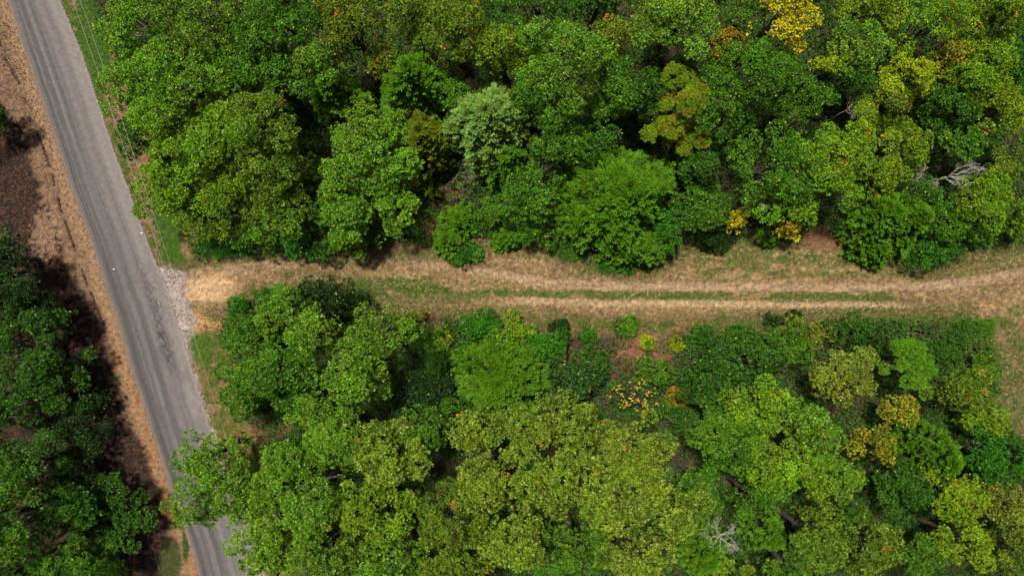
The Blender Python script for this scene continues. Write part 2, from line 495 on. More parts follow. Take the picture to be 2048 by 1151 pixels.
# ------------------------------------------------------------------ the ground
ROAD_L = np.array([(-75, -340), (-5, -60), (15, 0), (45, 90), (85, 208), (117, 300), (150, 400), (190, 500), (210, 575), (234, 637), (262, 740), (288, 817), (313, 894), (334, 960), (354, 1020), (380, 1080), (396, 1151), (415, 1215), (520, 1500)], float)
ROAD_R = np.array([(20, -340), (98, -60), (120, 0), (165, 110), (195, 200), (220, 280), (260, 385), (286, 460), (318, 540), (329, 562), (360, 663), (390, 755), (416, 842), (458, 960), (501, 1075), (524, 1151), (545, 1215), (640, 1500)], float)
def roadx(py, R): return np.interp(py, R[:, 1], R[:, 0])
def px_of(x, y): return x / (K0 * H) + 1024, -y / (K0 * H) + 575.5
def pl_dist(px, py, pts):
    """distance in px to a polyline, and the parameter along it"""
    best = np.full(np.shape(px), 1e9); par = np.zeros(np.shape(px)); acc = 0
    for (x0, y0), (x1, y1) in zip(pts[:-1], pts[1:]):
        dx, dy = x1 - x0, y1 - y0; L2 = dx * dx + dy * dy
        t = np.clip(((px - x0) * dx + (py - y0) * dy) / L2, 0, 1)
        d = np.hypot(px - x0 - t * dx, py - y0 - t * dy)
        m = d < best; best = np.where(m, d, best); par = np.where(m, acc + t * math.sqrt(L2), par)
        acc += math.sqrt(L2)
    return best, par

TOP_PTS = np.array([(330, 540), (400, 522), (430, 505), (470, 500), (560, 502), (640, 505), (760, 498), (880, 488), (960, 478), (1100, 485), (1180, 520), (1300, 530), (1400, 475), (1560, 462), (1640, 455), (1720, 495), (1860, 535), (1940, 505), (2048, 478), (2300, 440)], float)
BOT_PTS = np.array([(330, 640), (455, 640), (470, 610), (560, 572), (640, 568), (720, 582), (760, 612), (880, 628), (1000, 642), (1130, 662), (1300, 668), (1500, 652), (1650, 640), (1800, 635), (1950, 640), (1975, 700), (2048, 705), (2300, 705)], float)
RUT1 = [(330, 560), (420, 545), (540, 530), (640, 522), (760, 520), (880, 532), (1000, 548), (1100, 566), (1260, 573), (1500, 573), (1700, 575), (1850, 572), (1960, 562), (2048, 543), (2300, 500)]
RUT2 = [(400, 600), (520, 560), (640, 552), (760, 600), (900, 612), (1050, 600), (1108, 602), (1240, 607), (1400, 606), (1560, 610), (1700, 608), (1850, 612), (1960, 605), (2048, 590), (2300, 560)]
RUTS_L = [(-20, 20), (8, 110), (42, 175), (60, 235), (85, 290), (104, 350), (122, 420), (150, 500), (172, 560), (195, 620), (216, 672), (238, 740), (262, 800), (285, 860), (306, 930), (330, 990), (352, 1060), (378, 1151)]

def ground_fields(x, y):
    """material masks from a place on the ground; returns tint, classes, height"""
    px, py = px_of(x, y)
    nz = fbm(x * .35, y * .35, 1); n1 = fbm(x * 1.1, y * 1.1, 2); n2 = fbm(x * 3.2, y * 3.2, 3); n3 = fbm(x * 7., y * 7., 4, 3)
    nst = fbm(x * .45, y * 2.2, 5)                       # stretched along the track
    jx = (n1 - .5) * 22 + (n2 - .5) * 16
    top = np.interp(px, TOP_PTS[:, 0], TOP_PTS[:, 1]); bot = np.interp(px, BOT_PTS[:, 0], BOT_PTS[:, 1])
    lx, rx = roadx(py, ROAD_L), roadx(py, ROAD_R)
    C = np.empty(np.shape(x) + (3,)); 
    def put(col, m):
        nonlocal C
        m = np.clip(m, 0, 1)[..., None]; C = C * (1 - m) + lin(col) * m
    C[...] = lin((74, 58, 42))  # forest litter, its colour lowered for the shade in the gaps
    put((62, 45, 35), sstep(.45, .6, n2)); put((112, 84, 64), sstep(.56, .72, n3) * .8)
    put((70, 84, 40), sstep(.54, .66, n1) * .55)
    # opening round the track: dry straw
    inn = sstep(-14, 12, np.minimum(py - top, bot - py) + jx) * sstep(0, 12, px - rx + jx * .3)
    east = sstep(1955, 1990, px + jx * 1.3 - (py - 640) * .10) * sstep(600, 640, py) * (1 - sstep(870, 950, py + jx * 2 + (1 - sstep(1990, 2120, px)) * 80))
    opn = np.maximum(inn, east)
    put((166, 136, 90), opn)
    put((140, 106, 76), opn * sstep(.48, .64, n1)); put((206, 176, 128), opn * sstep(.55, .7, n2) * .8)
    put((120, 92, 60), opn * sstep(.58, .72, n3) * .7)
    # brown thatch and weeds along both margins
    edge = opn * (1 - sstep(10, 48, np.minimum(py - top, bot - py) + jx)) * (1 - east)
    put((128, 98, 64), edge * .7); put((88, 108, 30), edge * sstep(.40, .52, n2) * .9)
    band = opn * sstep(1300, 1420, px) * (1 - sstep(545, 562, py + jx * .5))
    put((92, 110, 32), band * sstep(.42, .58, nst * .6 + n1 * .4) * .85)
    lowb = opn * sstep(850, 1000, px) * sstep(628, 652, py + jx * .6)
    put((142, 106, 74), lowb * .6); put((84, 108, 28), lowb * sstep(.42, .52, n1) * .9)
    put((82, 108, 26), opn * sstep(.57, .66, fbm(x * .8, y * 1.3, 61)) * sstep(.40, .55, n2) * .75 * sstep(700, 900, px) * sstep(9, 16, np.minimum(pl_dist(px, py, RUT1)[0], pl_dist(px, py, RUT2)[0])))
    # green crown between the ruts and other grassy patches
    d1, _ = pl_dist(px, py, RUT1); d2, _ = pl_dist(px, py, RUT2)
    mid = np.interp(px, [640, 900, 1050, 1300, 1780], [575, 588, 588, 591, 592])
    g = sstep(14, 5, np.abs(py - mid) + (n2 - .5) * 14) * sstep(880, 1000, px) * (1 - sstep(1780, 1800, px)) * sstep(.30, .48, nst)
    put((76, 108, 24), g * sstep(.22, .38, n3))
    for (cx, cy, ax, ay, s) in [(790, 568, 95, 18, 1), (850, 578, 60, 12, 1), (730, 590, 60, 18, .9), (900, 590, 90, 12, .7), (1740, 619, 46, 11, 1), (1730, 600, 50, 6, .8), (1150, 632, 40, 6, .5), (1950, 570, 36, 8, .6), (1990, 640, 26, 10, .8), (2030, 620, 14, 14, .8),
                            (1930, 655, 55, 26, 1), (1830, 640, 80, 12, .8), (1530, 640, 80, 12, .7), (2025, 470, 60, 22, .9), (1960, 490, 60, 14, .8), (2000, 735, 26, 40, .7), (2015, 810, 44, 60, .8), (2040, 700, 20, 30, .7), (1975, 690, 20, 30, .8), (1990, 780, 16, 40, .8), (1720, 545, 60, 6, .4), (1870, 520, 50, 10, .7), (1420, 560, 60, 6, .4), (1010, 585, 60, 6, .5), (1620, 520, 60, 14, .6), (1500, 500, 80, 22, .6),
                            (480, 605, 34, 14, 1), (540, 596, 46, 9, .8), (960, 525, 40, 14, .4)]:
        d = np.hypot((px - cx) / ax, (py - cy) / ay) + (n2 - .5) * .9 + (n1 - .5) * .8
        put((78, 106, 28), sstep(1.05, .65, d) * s * .95 * sstep(.20, .36, n3 * .6 + nst * .4))
    # wheel ruts of pale compacted earth
    wr = np.interp(px, [400, 700, 1000, 1300, 1800, 1900], [16, 9, 10, 10, 9, 12])
    r1 = sstep(1, .45, (d1 + (n2 - .5) * 10) / wr) * sstep(.25, .45, n1 + sstep(1000, 1200, px) * .3)
    put((186, 154, 122), r1 * .85 * sstep(660, 560, px) + r1 * .8 * sstep(840, 1050, px) + r1 * .45)
    r2 = sstep(1, .45, (d2 + (n2 - .5) * 9) / (wr * .85)) * sstep(.25, .45, n1 + sstep(1000, 1200, px) * .3) * (1 - sstep(1790, 1840, px))
    put((204, 174, 132), r2 * sstep(980, 1100, px) * .8 + r2 * .15)
    put((178, 144, 108), sstep(640, 560, px) * sstep(380, 420, px) * opn * sstep(.4, .6, n1) * .5)
    put((156, 122, 88), opn * sstep(1790, 1850, px) * sstep(.40, .6, n1) * sstep(.6, .4, n2) * .55)
    put((126, 96, 66), opn * sstep(.5, .62, nst * .5 + n3 * .5) * .5); put((214, 186, 140), opn * sstep(.62, .74, n3) * .5)
    # orange sand and pale gravel where the track meets the road
    d = np.hypot((px - 415) / 66, (py - 578) / 34) + (n1 - .5) * .7
    sand = sstep(1.15, .7, d); put((214, 172, 124), sstep(1.05, .6, d) * .85); put((226, 188, 144), sstep(.7, .4, d + (n2 - .5)) * .7)
    for cx, cy, ax, ay in [(432, 655, 22, 16), (400, 662, 12, 18), (398, 640, 20, 30)]:
        put((208, 158, 106), sstep(1.1, .6, np.hypot((px - cx) / ax, (py - cy) / ay) + (n2 - .5) * .8) * .85)
    ga = np.interp(py, [528, 545, 560, 590, 615, 640, 665, 700, 730, 850], [0, 46, 46, 32, 40, 36, 16, 6, 4, 3])
    dgr = px - rx
    gravel = sstep(-9, -2, py - 540 + jx * .5) * sstep(16, -8, dgr - ga * .9 + jx * 1.7 + (n3 - .5) * 22) * (py > 500) * (dgr > -8)
    put((204, 184, 174), gravel); put((160, 140, 130), gravel * sstep(.54, .66, n3)); put((220, 206, 198), gravel * sstep(.55, .7, n2) * .7)
    # verge between the road and the trees
    verge = sstep(-2, 4, dgr) * sstep(75, 60, dgr - 18 * sstep(380, 440, py) + jx * .6) * (1 - sstep(520, 534, py + jx * .2)) 
    put((112, 104, 54), verge)
    put((158, 124, 98), verge * sstep(32, 20, np.abs(dgr - 30) + jx * .5) * sstep(.42, .56, n2) * .9)
    put((84, 108, 26), verge * sstep(12, 6, np.abs(dgr - 9) + jx * .3) * sstep(.4, .55, n1) * .8)
    for cx, cy, ax, ay in [(182, 60, 40, 85), (200, 130, 26, 60), (342, 470, 30, 60), (352, 510, 26, 26), (322, 430, 18, 30)]:
        put((76, 112, 18), verge * sstep(1.1, .75, np.hypot((px - cx) / ax, (py - cy) / ay) + (n2 - .5) * .6) * .92)
    for cx, cy, ax, ay in [(385, 480, 22, 40), (222, 40, 12, 46), (245, 210, 20, 30), (300, 310, 18, 50)]:
        put((164, 118, 92), sstep(1.1, .7, np.hypot((px - cx) / ax, (py - cy) / ay) + (n2 - .5) * .7) * .9)
    v2 = sstep(-2, 4, dgr - 5) * sstep(100, 70, dgr + jx * .7) * sstep(655, 680, py + jx * .3) * (1 - opn)
    put((126, 112, 60), v2); put((86, 112, 24), v2 * sstep(.36, .5, n1) * .85); put((160, 120, 94), v2 * sstep(.56, .64, n1) * .7)
    put((84, 120, 20), v2 * sstep(1.1, .6, np.hypot((px - 405) / 30, (py - 695) / 40)) * .8)
    for cx, cy, ax, ay in [(555, 865, 40, 30), (500, 880, 40, 34), (470, 900, 28, 36), (870, 440, 40, 50), (905, 370, 34, 40), (1285, 705, 75, 50), (1650, 480, 50, 26), (700, 500, 120, 12), (1145, 715, 22, 22), (310, 1120, 60, 50)]:
        put((158, 110, 82), sstep(1.1, .6, np.hypot((px - cx) / ax, (py - cy) / ay) + (n2 - .5) * .8) * .8)  # reddish litter, with sunlight in the openings painted into the colour
        put((128, 84, 62), sstep(1.1, .6, np.hypot((px - cx) / ax, (py - cy) / ay) + (n2 - .5) * .8) * .5 * sstep(.5, .62, n3))
    # sandy shoulder left of the road
    dl = lx - px
    wl = np.interp(py, [-340, 0, 190, 250, 300, 400, 450, 520, 570, 605, 680, 760, 850, 900, 960, 1030, 1151, 1400], [150, 150, 100, 72, 68, 74, 70, 74, 66, 46, 38, 50, 54, 36, 34, 40, 60, 60])
    sh = sstep(10, -8, dl - wl + 14 + jx * 1.1) * sstep(-14, -6, dl)
    litl_shade = sstep(-6, -2, dl) * (1 - sh) * sstep(330, 250, dl)
    put((54, 37, 29), litl_shade); put((36, 27, 22), litl_shade * sstep(.44, .56, n2)); put((104, 70, 50), litl_shade * sstep(.58, .68, n3) * .9)  # brown leaf litter with tree shade mixed into its colour
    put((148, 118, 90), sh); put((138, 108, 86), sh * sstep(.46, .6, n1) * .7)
    put((168, 132, 98), sh * sstep(34, 14, dl + jx * .3)); put((176, 128, 88), sh * sstep(26, 10, dl + jx * .4) * sstep(650, 720, py) * sstep(.35, .55, n1) * .8)
    put((120, 96, 84), sh * sstep(10, 2, dl) * .55)
    pch = sstep(1.1, .5, np.hypot((px - 92) / 30, (py - 470) / 60) + (n2 - .5) * 1.6)
    put((176, 138, 110), pch * .8)
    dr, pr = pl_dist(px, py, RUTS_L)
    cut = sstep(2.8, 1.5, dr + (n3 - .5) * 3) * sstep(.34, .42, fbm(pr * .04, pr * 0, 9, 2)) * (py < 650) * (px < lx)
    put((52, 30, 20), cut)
    tyre = sstep(4, 2, np.abs(dr - 8)) * sstep(.45, .6, vnoise(pr * .35, pr * 0, 11)) * (py > 660) * (px < lx)
    put((176, 108, 62), tyre * .55)
    gl = sh * sstep(1.1, .7, np.hypot((px - 372) / 9, (py - 1085) / 40) + (n2 - .5) * .8)
    put((70, 88, 32), gl)
    gl2 = sstep(1.1, .7, np.hypot((px - 340) / 26, (py - 1120) / 50) + (n2 - .5) * .7); put((76, 84, 36), gl2 * (dl > 8))
    # height
    roadm = sstep(-30, -6, dl) * 0 + ((px > lx - 14) & (px < rx + 14))
    z = .10 * (nz - .5) * 2 + .10 * (n1 - .5) + .05 * (n2 - .5)
    z = z * np.where(opn > .4, .5, 1) + .22 * (1 - opn) * (1 - sstep(0, 60, np.maximum(lx - px, 0) + 0) * 0) * sstep(20, 70, np.minimum(np.abs(px - rx), np.abs(px - lx)))
    z = z - .07 * r1 - .07 * r2 - .10 * cut - .03 * tyre
    fl = sstep(26, 8, np.maximum(lx - px, px - rx))
    z = z * (1 - fl) - .03 * fl
    cls = np.zeros(np.shape(x), int)
    cls[(opn > .5) & (dgr > 4)] = 1; cls[(sh > .5)] = 2; cls[gravel > .5] = 3
    return C, cls, z, dict(opn=opn, verge=np.maximum(verge, v2), sand=sand, rut=np.clip(r1 * sstep(700, 950, px) + r2 * sstep(950, 1100, px), 0, 1), weeds=np.clip(edge * .9 + lowb * sstep(.40, .55, n1) + sstep(30, 5, np.abs(np.minimum(py - top, bot - py)) + jx * .4) * (px > 430) * sstep(.35, .6, n2), 0, 1), sh=sh, lit=litl_shade, gravel=gravel)

def gz(x, y):
    r = ground_fields(np.array([x], float), np.array([y], float))[2]
    return float(r[0])

def axis(lo, hi, step, far):
    c = np.arange(lo, hi + step / 2, step); out = [c]
    g = step; p = hi; up = []
    while p < far: g *= 1.35; p += g; up.append(p)
    g = step; q = lo; dn = []
    while q > -far: g *= 1.35; q -= g; dn.append(q)
    return np.concatenate([np.array(dn[::-1]), c, np.array(up)])

GA = 0.43      # soil albedo scale against the photographed colour
xs = axis(-61, 61, .15, 900); ys = axis(-36, 36, .15, 900)
X, Y = np.meshgrid(xs, ys, indexing='ij')
GC, GCLS, GZ, GM = ground_fields(X, Y)
nx, ny = X.shape
V = np.stack([X, Y, GZ], -1).reshape(-1, 3)
idx = np.arange(nx * ny).reshape(nx, ny)
F = np.stack([idx[:-1, :-1], idx[1:, :-1], idx[1:, 1:], idx[:-1, 1:]], -1).reshape(-1, 4)
fc = GCLS[:-1, :-1].ravel()
tint = (GC * GA).reshape(-1, 3)
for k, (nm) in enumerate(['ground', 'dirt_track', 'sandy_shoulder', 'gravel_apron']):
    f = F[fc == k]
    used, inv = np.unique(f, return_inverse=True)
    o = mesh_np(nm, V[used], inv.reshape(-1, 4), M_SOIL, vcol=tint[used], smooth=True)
    tag(o, kind='structure')

# the road ------------------------------------------------------------
def build_road():
    yy = np.arange(-340, 1500, 2.2)
    u = np.linspace(0, 1, 90)
    U, PY = np.meshgrid(u, yy, indexing='ij')
    lx, rx = roadx(PY, ROAD_L), roadx(PY, ROAD_R)
    # smooth the polylines a little
    k = np.ones(41) / 41
    def sm(v):
        p = np.pad(v[0], 20, mode='reflect', reflect_type='odd'); return np.convolve(p, k, 'valid')[None] + 0 * v
    lx, rx = sm(lx), sm(rx)
    rg = (fbm(PY * .06, PY * 0 + 3, 21) - .5) * 6 + (fbm(PY * .3, PY * 0 + 3, 23) - .5) * 7
    lg = (fbm(PY * .05, PY * 0 + 9, 22) - .5) * 4
    lx = lx + lg - 1; rx = rx + rg
    PX = lx + (rx - lx) * U
    x, y = (PX - 1024) * K0 * H, -(PY - 575.5) * K0 * H
    z = .03 + .07 * (1 - (2 * U - 1) ** 2) - .05 * (np.minimum(U, 1 - U) < .006)
    s = PY * K0 * H; ac = U * 6.2
    n_l = fbm(ac * 2.2 + 5, s * .035, 31); n_f = fbm(ac * 1.2, s * .5, 33); n_g = fbm(x * 5, y * 5, 34, 3); n_w = fbm(ac * 6, s * .06, 36)
    C = np.empty(U.shape + (3,)); C[...] = lin((132, 126, 121))
    def put(col, m):
        nonlocal C
        m = np.clip(m, 0, 1)[..., None]; C = C * (1 - m) + lin(col) * m
    put((158, 149, 144), sstep(.42, .95, U) * .8)
    wob = (fbm(s * .05, s * 0, 40) - .5) * .05
    for c, wd, col, a in [(.14, .085, (78, 75, 80), .75), (.27, .05, (84, 80, 84), .45), (.335, .022, (150, 142, 138), .35), (.42, .045, (84, 80, 84), .75), (.50, .03, (100, 96, 98), .4), (.57, .04, (146, 138, 134), .35), (.70, .06, (112, 106, 106), .5), (.83, .05, (162, 153, 148), .5)]:
        put(col, a * np.exp(-((U - c - wob) / wd) ** 2) * (.55 + .9 * n_l))
    put((96, 92, 94), sstep(.5, .72, n_l) * .35 * sstep(.8, .6, U)); put((160, 152, 148), sstep(.55, .7, n_w) * .3)
    put((104, 98, 98), sstep(.45, .65, n_f) * .3 * sstep(400, 650, PY) * sstep(1000, 900, PY))
    tyre = np.exp(-((U - .68) / .10) ** 2) * np.exp(-((PY - 680) / 60) ** 2)
    put((56, 52, 54), tyre * sstep(.42, .6, fbm(ac * 7, s * 3.2, 44, 3)) * .8)
    tyre = np.exp(-((U - .75) / .12) ** 2) * np.exp(-((PY - 600) / 70) ** 2)
    put((70, 66, 68), tyre * sstep(.46, .6, fbm(ac * 6, s * 3.2, 45, 3)) * .6)
    put((168, 134, 104), sstep(.075, .0, U + (n_f - .5) * .05) * .75); put((150, 122, 100), sstep(.13, .03, U) * .3)
    put((182, 170, 162), sstep(.955, .995, U + (n_g - .5) * .05) * .7)
    idx = np.arange(U.size).reshape(U.shape)
    F = np.stack([idx[:-1, :-1], idx[:-1, 1:], idx[1:, 1:], idx[1:, :-1]], -1).reshape(-1, 4)
    o = mesh_np('road', np.stack([x, y, z], -1).reshape(-1, 3), F, M_ROAD, vcol=(C * .41).reshape(-1, 3), smooth=True)
    tag(o, kind='structure')
build_road()

# ------------------------------------------------------------------ ground cover that nobody could count
def scatter(n, seed, x0=-59, x1=59, y0=-34, y1=34):
    r = np.random.default_rng(seed)
    return r, r.uniform(x0, x1, n), r.uniform(y0, y1, n)

def blades(name, label, n, seed, dens_fn, col_fn, L=(.08, .22), W=.02, rise=.5, mat=M_GRASS, cat='grass', **kw):
    rng, x, y = scatter(n, seed, **kw)
    C, cls, z, M = ground_fields(x, y)
    px, py = px_of(x, y)
    lx, rx = roadx(py, ROAD_L), roadx(py, ROAD_R)
    off = (px < lx - 1) | (px > rx + 3)
    keep = (rng.random(n) < dens_fn(x, y, C, M)) & off
    x, y, z, C = x[keep], y[keep], z[keep], C[keep]; n = len(x)
    a = rng.uniform(0, 6.28, n); el = rng.random(n) * rise
    D = unit(np.stack([np.cos(a), np.sin(a), el], 1)); N = unit(np.array([0, 0, 1.]) + .4 * rdir(rng, n)); N = unit(N - D * np.sum(N * D, 1, keepdims=True))
    P = np.stack([x, y, z + .01 + rng.random(n) * .05], 1)
    Ls = rng.uniform(*L, n)
    V, F = leaf_quads(P, D, N, Ls, np.full(n, W) * rng.uniform(.7, 1.3, n), .05)
    o = mesh_np(name, V, F, mat, fcol=col_fn(rng, n, C))
    tag(o, label, cat, kind='stuff')

def greenness(C): return C[:, 1] / (C[:, 0] + C[:, 2] + 1e-6)
blades('dry_grass', 'pale dry straw and trodden dead grass over the dirt track', 520000, 501,
       lambda x, y, C, M: np.clip(M['opn'] * (greenness(C) < .75) * (1 - .85 * M['rut']) * (1 - .9 * M['sand']) + M['verge'] * .5, 0, 1),
       lambda r, n, C: C * .48 * np.clip(r.normal(1.05, .42, n), .3, 2.4)[:, None], (.10, .28), .026, .5)
blades('green_grass', 'low green grass and weeds growing in patches on verges and track', 600000, 502,
       lambda x, y, C, M: np.clip((greenness(C) - .78) * 5, 0, 1) * np.clip(M['opn'] + M['verge'] + .35, 0, 1),
       lambda r, n, C: C * np.array([.44, .68, .26]) * np.clip(r.normal(1, .26, n), .35, 2)[:, None], (.12, .34), .034, 1.3)
blades('margin_weeds', 'ragged knee high weeds and grass tufts along the track margins', 260000, 504,
       lambda x, y, C, M: M['weeds'],
       lambda r, n, C: np.array([lin((86, 122, 30)), lin((110, 124, 40)), lin((62, 104, 30)), lin((156, 130, 82))])[r.integers(0, 4, n)] * .5 * np.clip(r.normal(1, .22, n), .4, 2)[:, None], (.16, .42), .045, 2.6, cat='weeds')
blades('leaf_litter', 'brown fallen leaves and twigs carpeting the forest floor', 150000, 503,
       lambda x, y, C, M: np.clip(1 - M['opn'] - M['sh'] * .93 - M['gravel'] - M['verge'] * .8, 0, 1),
       lambda r, n, C: (lin((128, 92, 66)) * .4)[None] * np.clip(r.normal(.9, .4, n), .2, 2.4)[:, None] * np.stack([np.ones(n), r.uniform(.8, 1.1, n), r.uniform(.6, 1.1, n)], 1), (.08, .16), .07, .3, cat='leaf litter')

def specks(name, label, cat, n, seed, region, col, size, zoff=.012, thick=False, mat=M_GRASS):
    """small loose leaves or stones lying on road, shoulder and track"""
    rng = np.random.default_rng(seed)
    px, py = region(rng, n)
    x, y = at(px, py, 0); n = len(x)
    C, cls, z, M = ground_fields(x, y)
    lx, rx = roadx(py, ROAD_L), roadx(py, ROAD_R); u = (px - lx) / (rx - lx)
    z = np.where((u > -.02) & (u < 1.02), .035 + .07 * (1 - (2 * np.clip(u, 0, 1) - 1) ** 2), np.maximum(z, -.03)) + zoff
    P = np.stack([x, y, z], 1); L = rng.uniform(size[0], size[1], n)
    c = np.array([lin(k) for k in col])[rng.integers(0, len(col), n)] * .55 * rng.uniform(.6, 1.2, n)[:, None]
    if thick:      # little faceted stones
        o8 = np.array([(1, 0, 0), (0, 1, 0), (-1, 0, 0), (0, -1, 0), (0, 0, 1)], float)
        Vv = P[:, None] + (o8[None] * rng.uniform(.6, 1.1, (n, 5, 1))) * (L / 2)[:, None, None] * [1, 1, .7]
        f = np.array([(0, 1, 4), (1, 2, 4), (2, 3, 4), (3, 0, 4)])
        F = (np.arange(n)[:, None, None] * 5 + f[None]).reshape(-1, 3)
        o = mesh_np(name, Vv.reshape(-1, 3), F, mat, fcol=np.repeat(c, 4, 0))
    else:
        a = rng.uniform(0, 6.28, n)
        D = unit(np.stack([np.cos(a), np.sin(a), rng.random(n) * .4], 1)); N = unit(np.array([0, 0, 1.]) + .4 * rdir(rng, n)); N = unit(N - D * np.sum(N * D, 1, keepdims=True))
        Vv, F = leaf_quads(P, D, N, L, L * .7, .3)
        o = mesh_np(name, Vv, F, mat, fcol=c)
    tag(o, label, cat, kind='stuff')

def reg_road(rng, n):
    py = rng.uniform(0, 1151, n); py = np.where(rng.random(n) < .5, rng.uniform(0, 420, n), py)
    u = rng.random(n); return roadx(py, ROAD_L) * (1 - u) + roadx(py, ROAD_R) * u, py
def reg_shoulder(rng, n):
    py = np.abs(rng.normal(0, 260, n)) + rng.uniform(-40, 60, n); return roadx(py, ROAD_L) - 8 - rng.random(n) * 115, py
def reg_track(rng, n):
    px = 2048 - np.abs(rng.normal(0, 420, n)); px = np.where(rng.random(n) < .4, rng.uniform(480, 2048, n), px)
    t = np.interp(px, TOP_PTS[:, 0], TOP_PTS[:, 1]); b = np.interp(px, BOT_PTS[:, 0], BOT_PTS[:, 1]); u = rng.random(n)
    return px, t + (b - t) * u
def reg_gravel(rng, n):
    py = rng.uniform(528, 720, n); ga = np.interp(py, [528, 545, 560, 590, 615, 640, 665, 700, 720], [10, 46, 46, 32, 40, 36, 16, 6, 4])
    return roadx(py, ROAD_R) + rng.random(n) ** 1.2 * ga * 1.1 + rng.normal(0, 6, n), py + rng.normal(0, 4, n)
def reg_edge(rng, n):
    py = rng.uniform(-20, 1180, n); l = rng.random(n) < .45
    return np.where(l, roadx(py, ROAD_L) - np.abs(rng.normal(0, 3, n)), roadx(py, ROAD_R) + np.abs(rng.normal(0, 2.2, n)) - 1), py
YEL = [(238, 196, 70), (226, 168, 60), (210, 190, 90), (236, 214, 130)]
specks('fallen_yellow_leaves', 'scattered yellow fallen leaves lying on the grey road', 'fallen leaves', 110, 601, reg_road, YEL, (.07, .13))
specks('dark_road_specks', 'scattered small dark dead leaves on the asphalt', 'fallen leaves', 200, 602, reg_road, [(40, 32, 28), (60, 44, 36)], (.05, .1))
specks('brown_shoulder_leaves', 'curled brown dead leaves strewn over the sandy shoulder', 'fallen leaves', 3200, 603, reg_shoulder, [(66, 38, 26), (90, 52, 34), (54, 34, 26), (150, 100, 60)], (.08, .18))
specks('fallen_track_leaves', 'yellow and cream fallen leaves sprinkled on the dirt track', 'fallen leaves', 500, 604, reg_track, YEL + [(236, 214, 190)], (.07, .14))
specks('gravel', 'loose pale gravel where the dirt track meets the road', 'gravel', 9000, 605, reg_gravel, [(214, 196, 188), (232, 218, 212), (176, 158, 150), (130, 112, 106)], (.02, .055), thick=True, mat=M_STONE)
specks('edge_gravel', 'small loose stones along both ragged road edges', 'gravel', 9000, 606, reg_edge, [(176, 158, 146), (196, 180, 168), (120, 100, 88)], (.04, .10), thick=True, mat=M_STONE)

# low undergrowth between the trunks -----------------------------------
def undergrowth():
    rng, x, y = scatter(20000, 520, -60, 60, -35, 35)
    C, cls, z, M = ground_fields(x, y); px, py = px_of(x, y)
    m = (M['opn'] < .2) & (M['verge'] < .2) & (M['sh'] < .1) & (px > roadx(py, ROAD_R) + 70) & (fbm(x * .22, y * .22, 51) > .22)
    m &= ~((np.hypot((px - 1240) / 120, (py - 700) / 60) < 1) & (rng.random(len(px)) < .75))
    m |= (px < roadx(py, ROAD_L) - 150) & (fbm(x * .22, y * .22, 51) > .5)
    x, y, z = x[m], y[m], z[m]; k = len(x)
    per = 40; tu = np.repeat(np.arange(k), per); n = len(tu)
    hh = rng.uniform(.3, 1.2, k) * np.where(rng.random(k) < .12, 2.4, 1); r = rng.uniform(.3, .75, k)
    d = rdir(rng, n); d[:, 2] = np.abs(d[:, 2])
    P = np.stack([x, y, z], 1)[tu] + d * r[tu][:, None] + np.array([0, 0, 1.]) * (hh[tu] * rng.uniform(.3, 1, n))[:, None]
    D = unit(d + .4 * rdir(rng, n)); N = unit(np.array([0, 0, 1.]) + .5 * rdir(rng, n)); N = unit(N - D * np.sum(N * D, 1, keepdims=True))
    V, F = leaf_quads(P, D, N, rng.uniform(.16, .34, n), rng.uniform(.08, .15, n))
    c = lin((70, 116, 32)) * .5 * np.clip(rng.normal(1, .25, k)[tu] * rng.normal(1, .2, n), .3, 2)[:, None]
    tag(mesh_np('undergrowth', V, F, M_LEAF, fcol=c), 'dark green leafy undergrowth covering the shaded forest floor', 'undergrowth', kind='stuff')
undergrowth()

# ------------------------------------------------------------------ the trees, one by one
G_O = 'broadleaf trees of the forest'; G_C = 'cedar trees among the broadleaf trees'; G_P = 'pine trees'
G_S = 'shrubs and saplings along the clearing edges'; G_A = 'trees turning autumn yellow'; G_W = 'clumps of tall weeds'
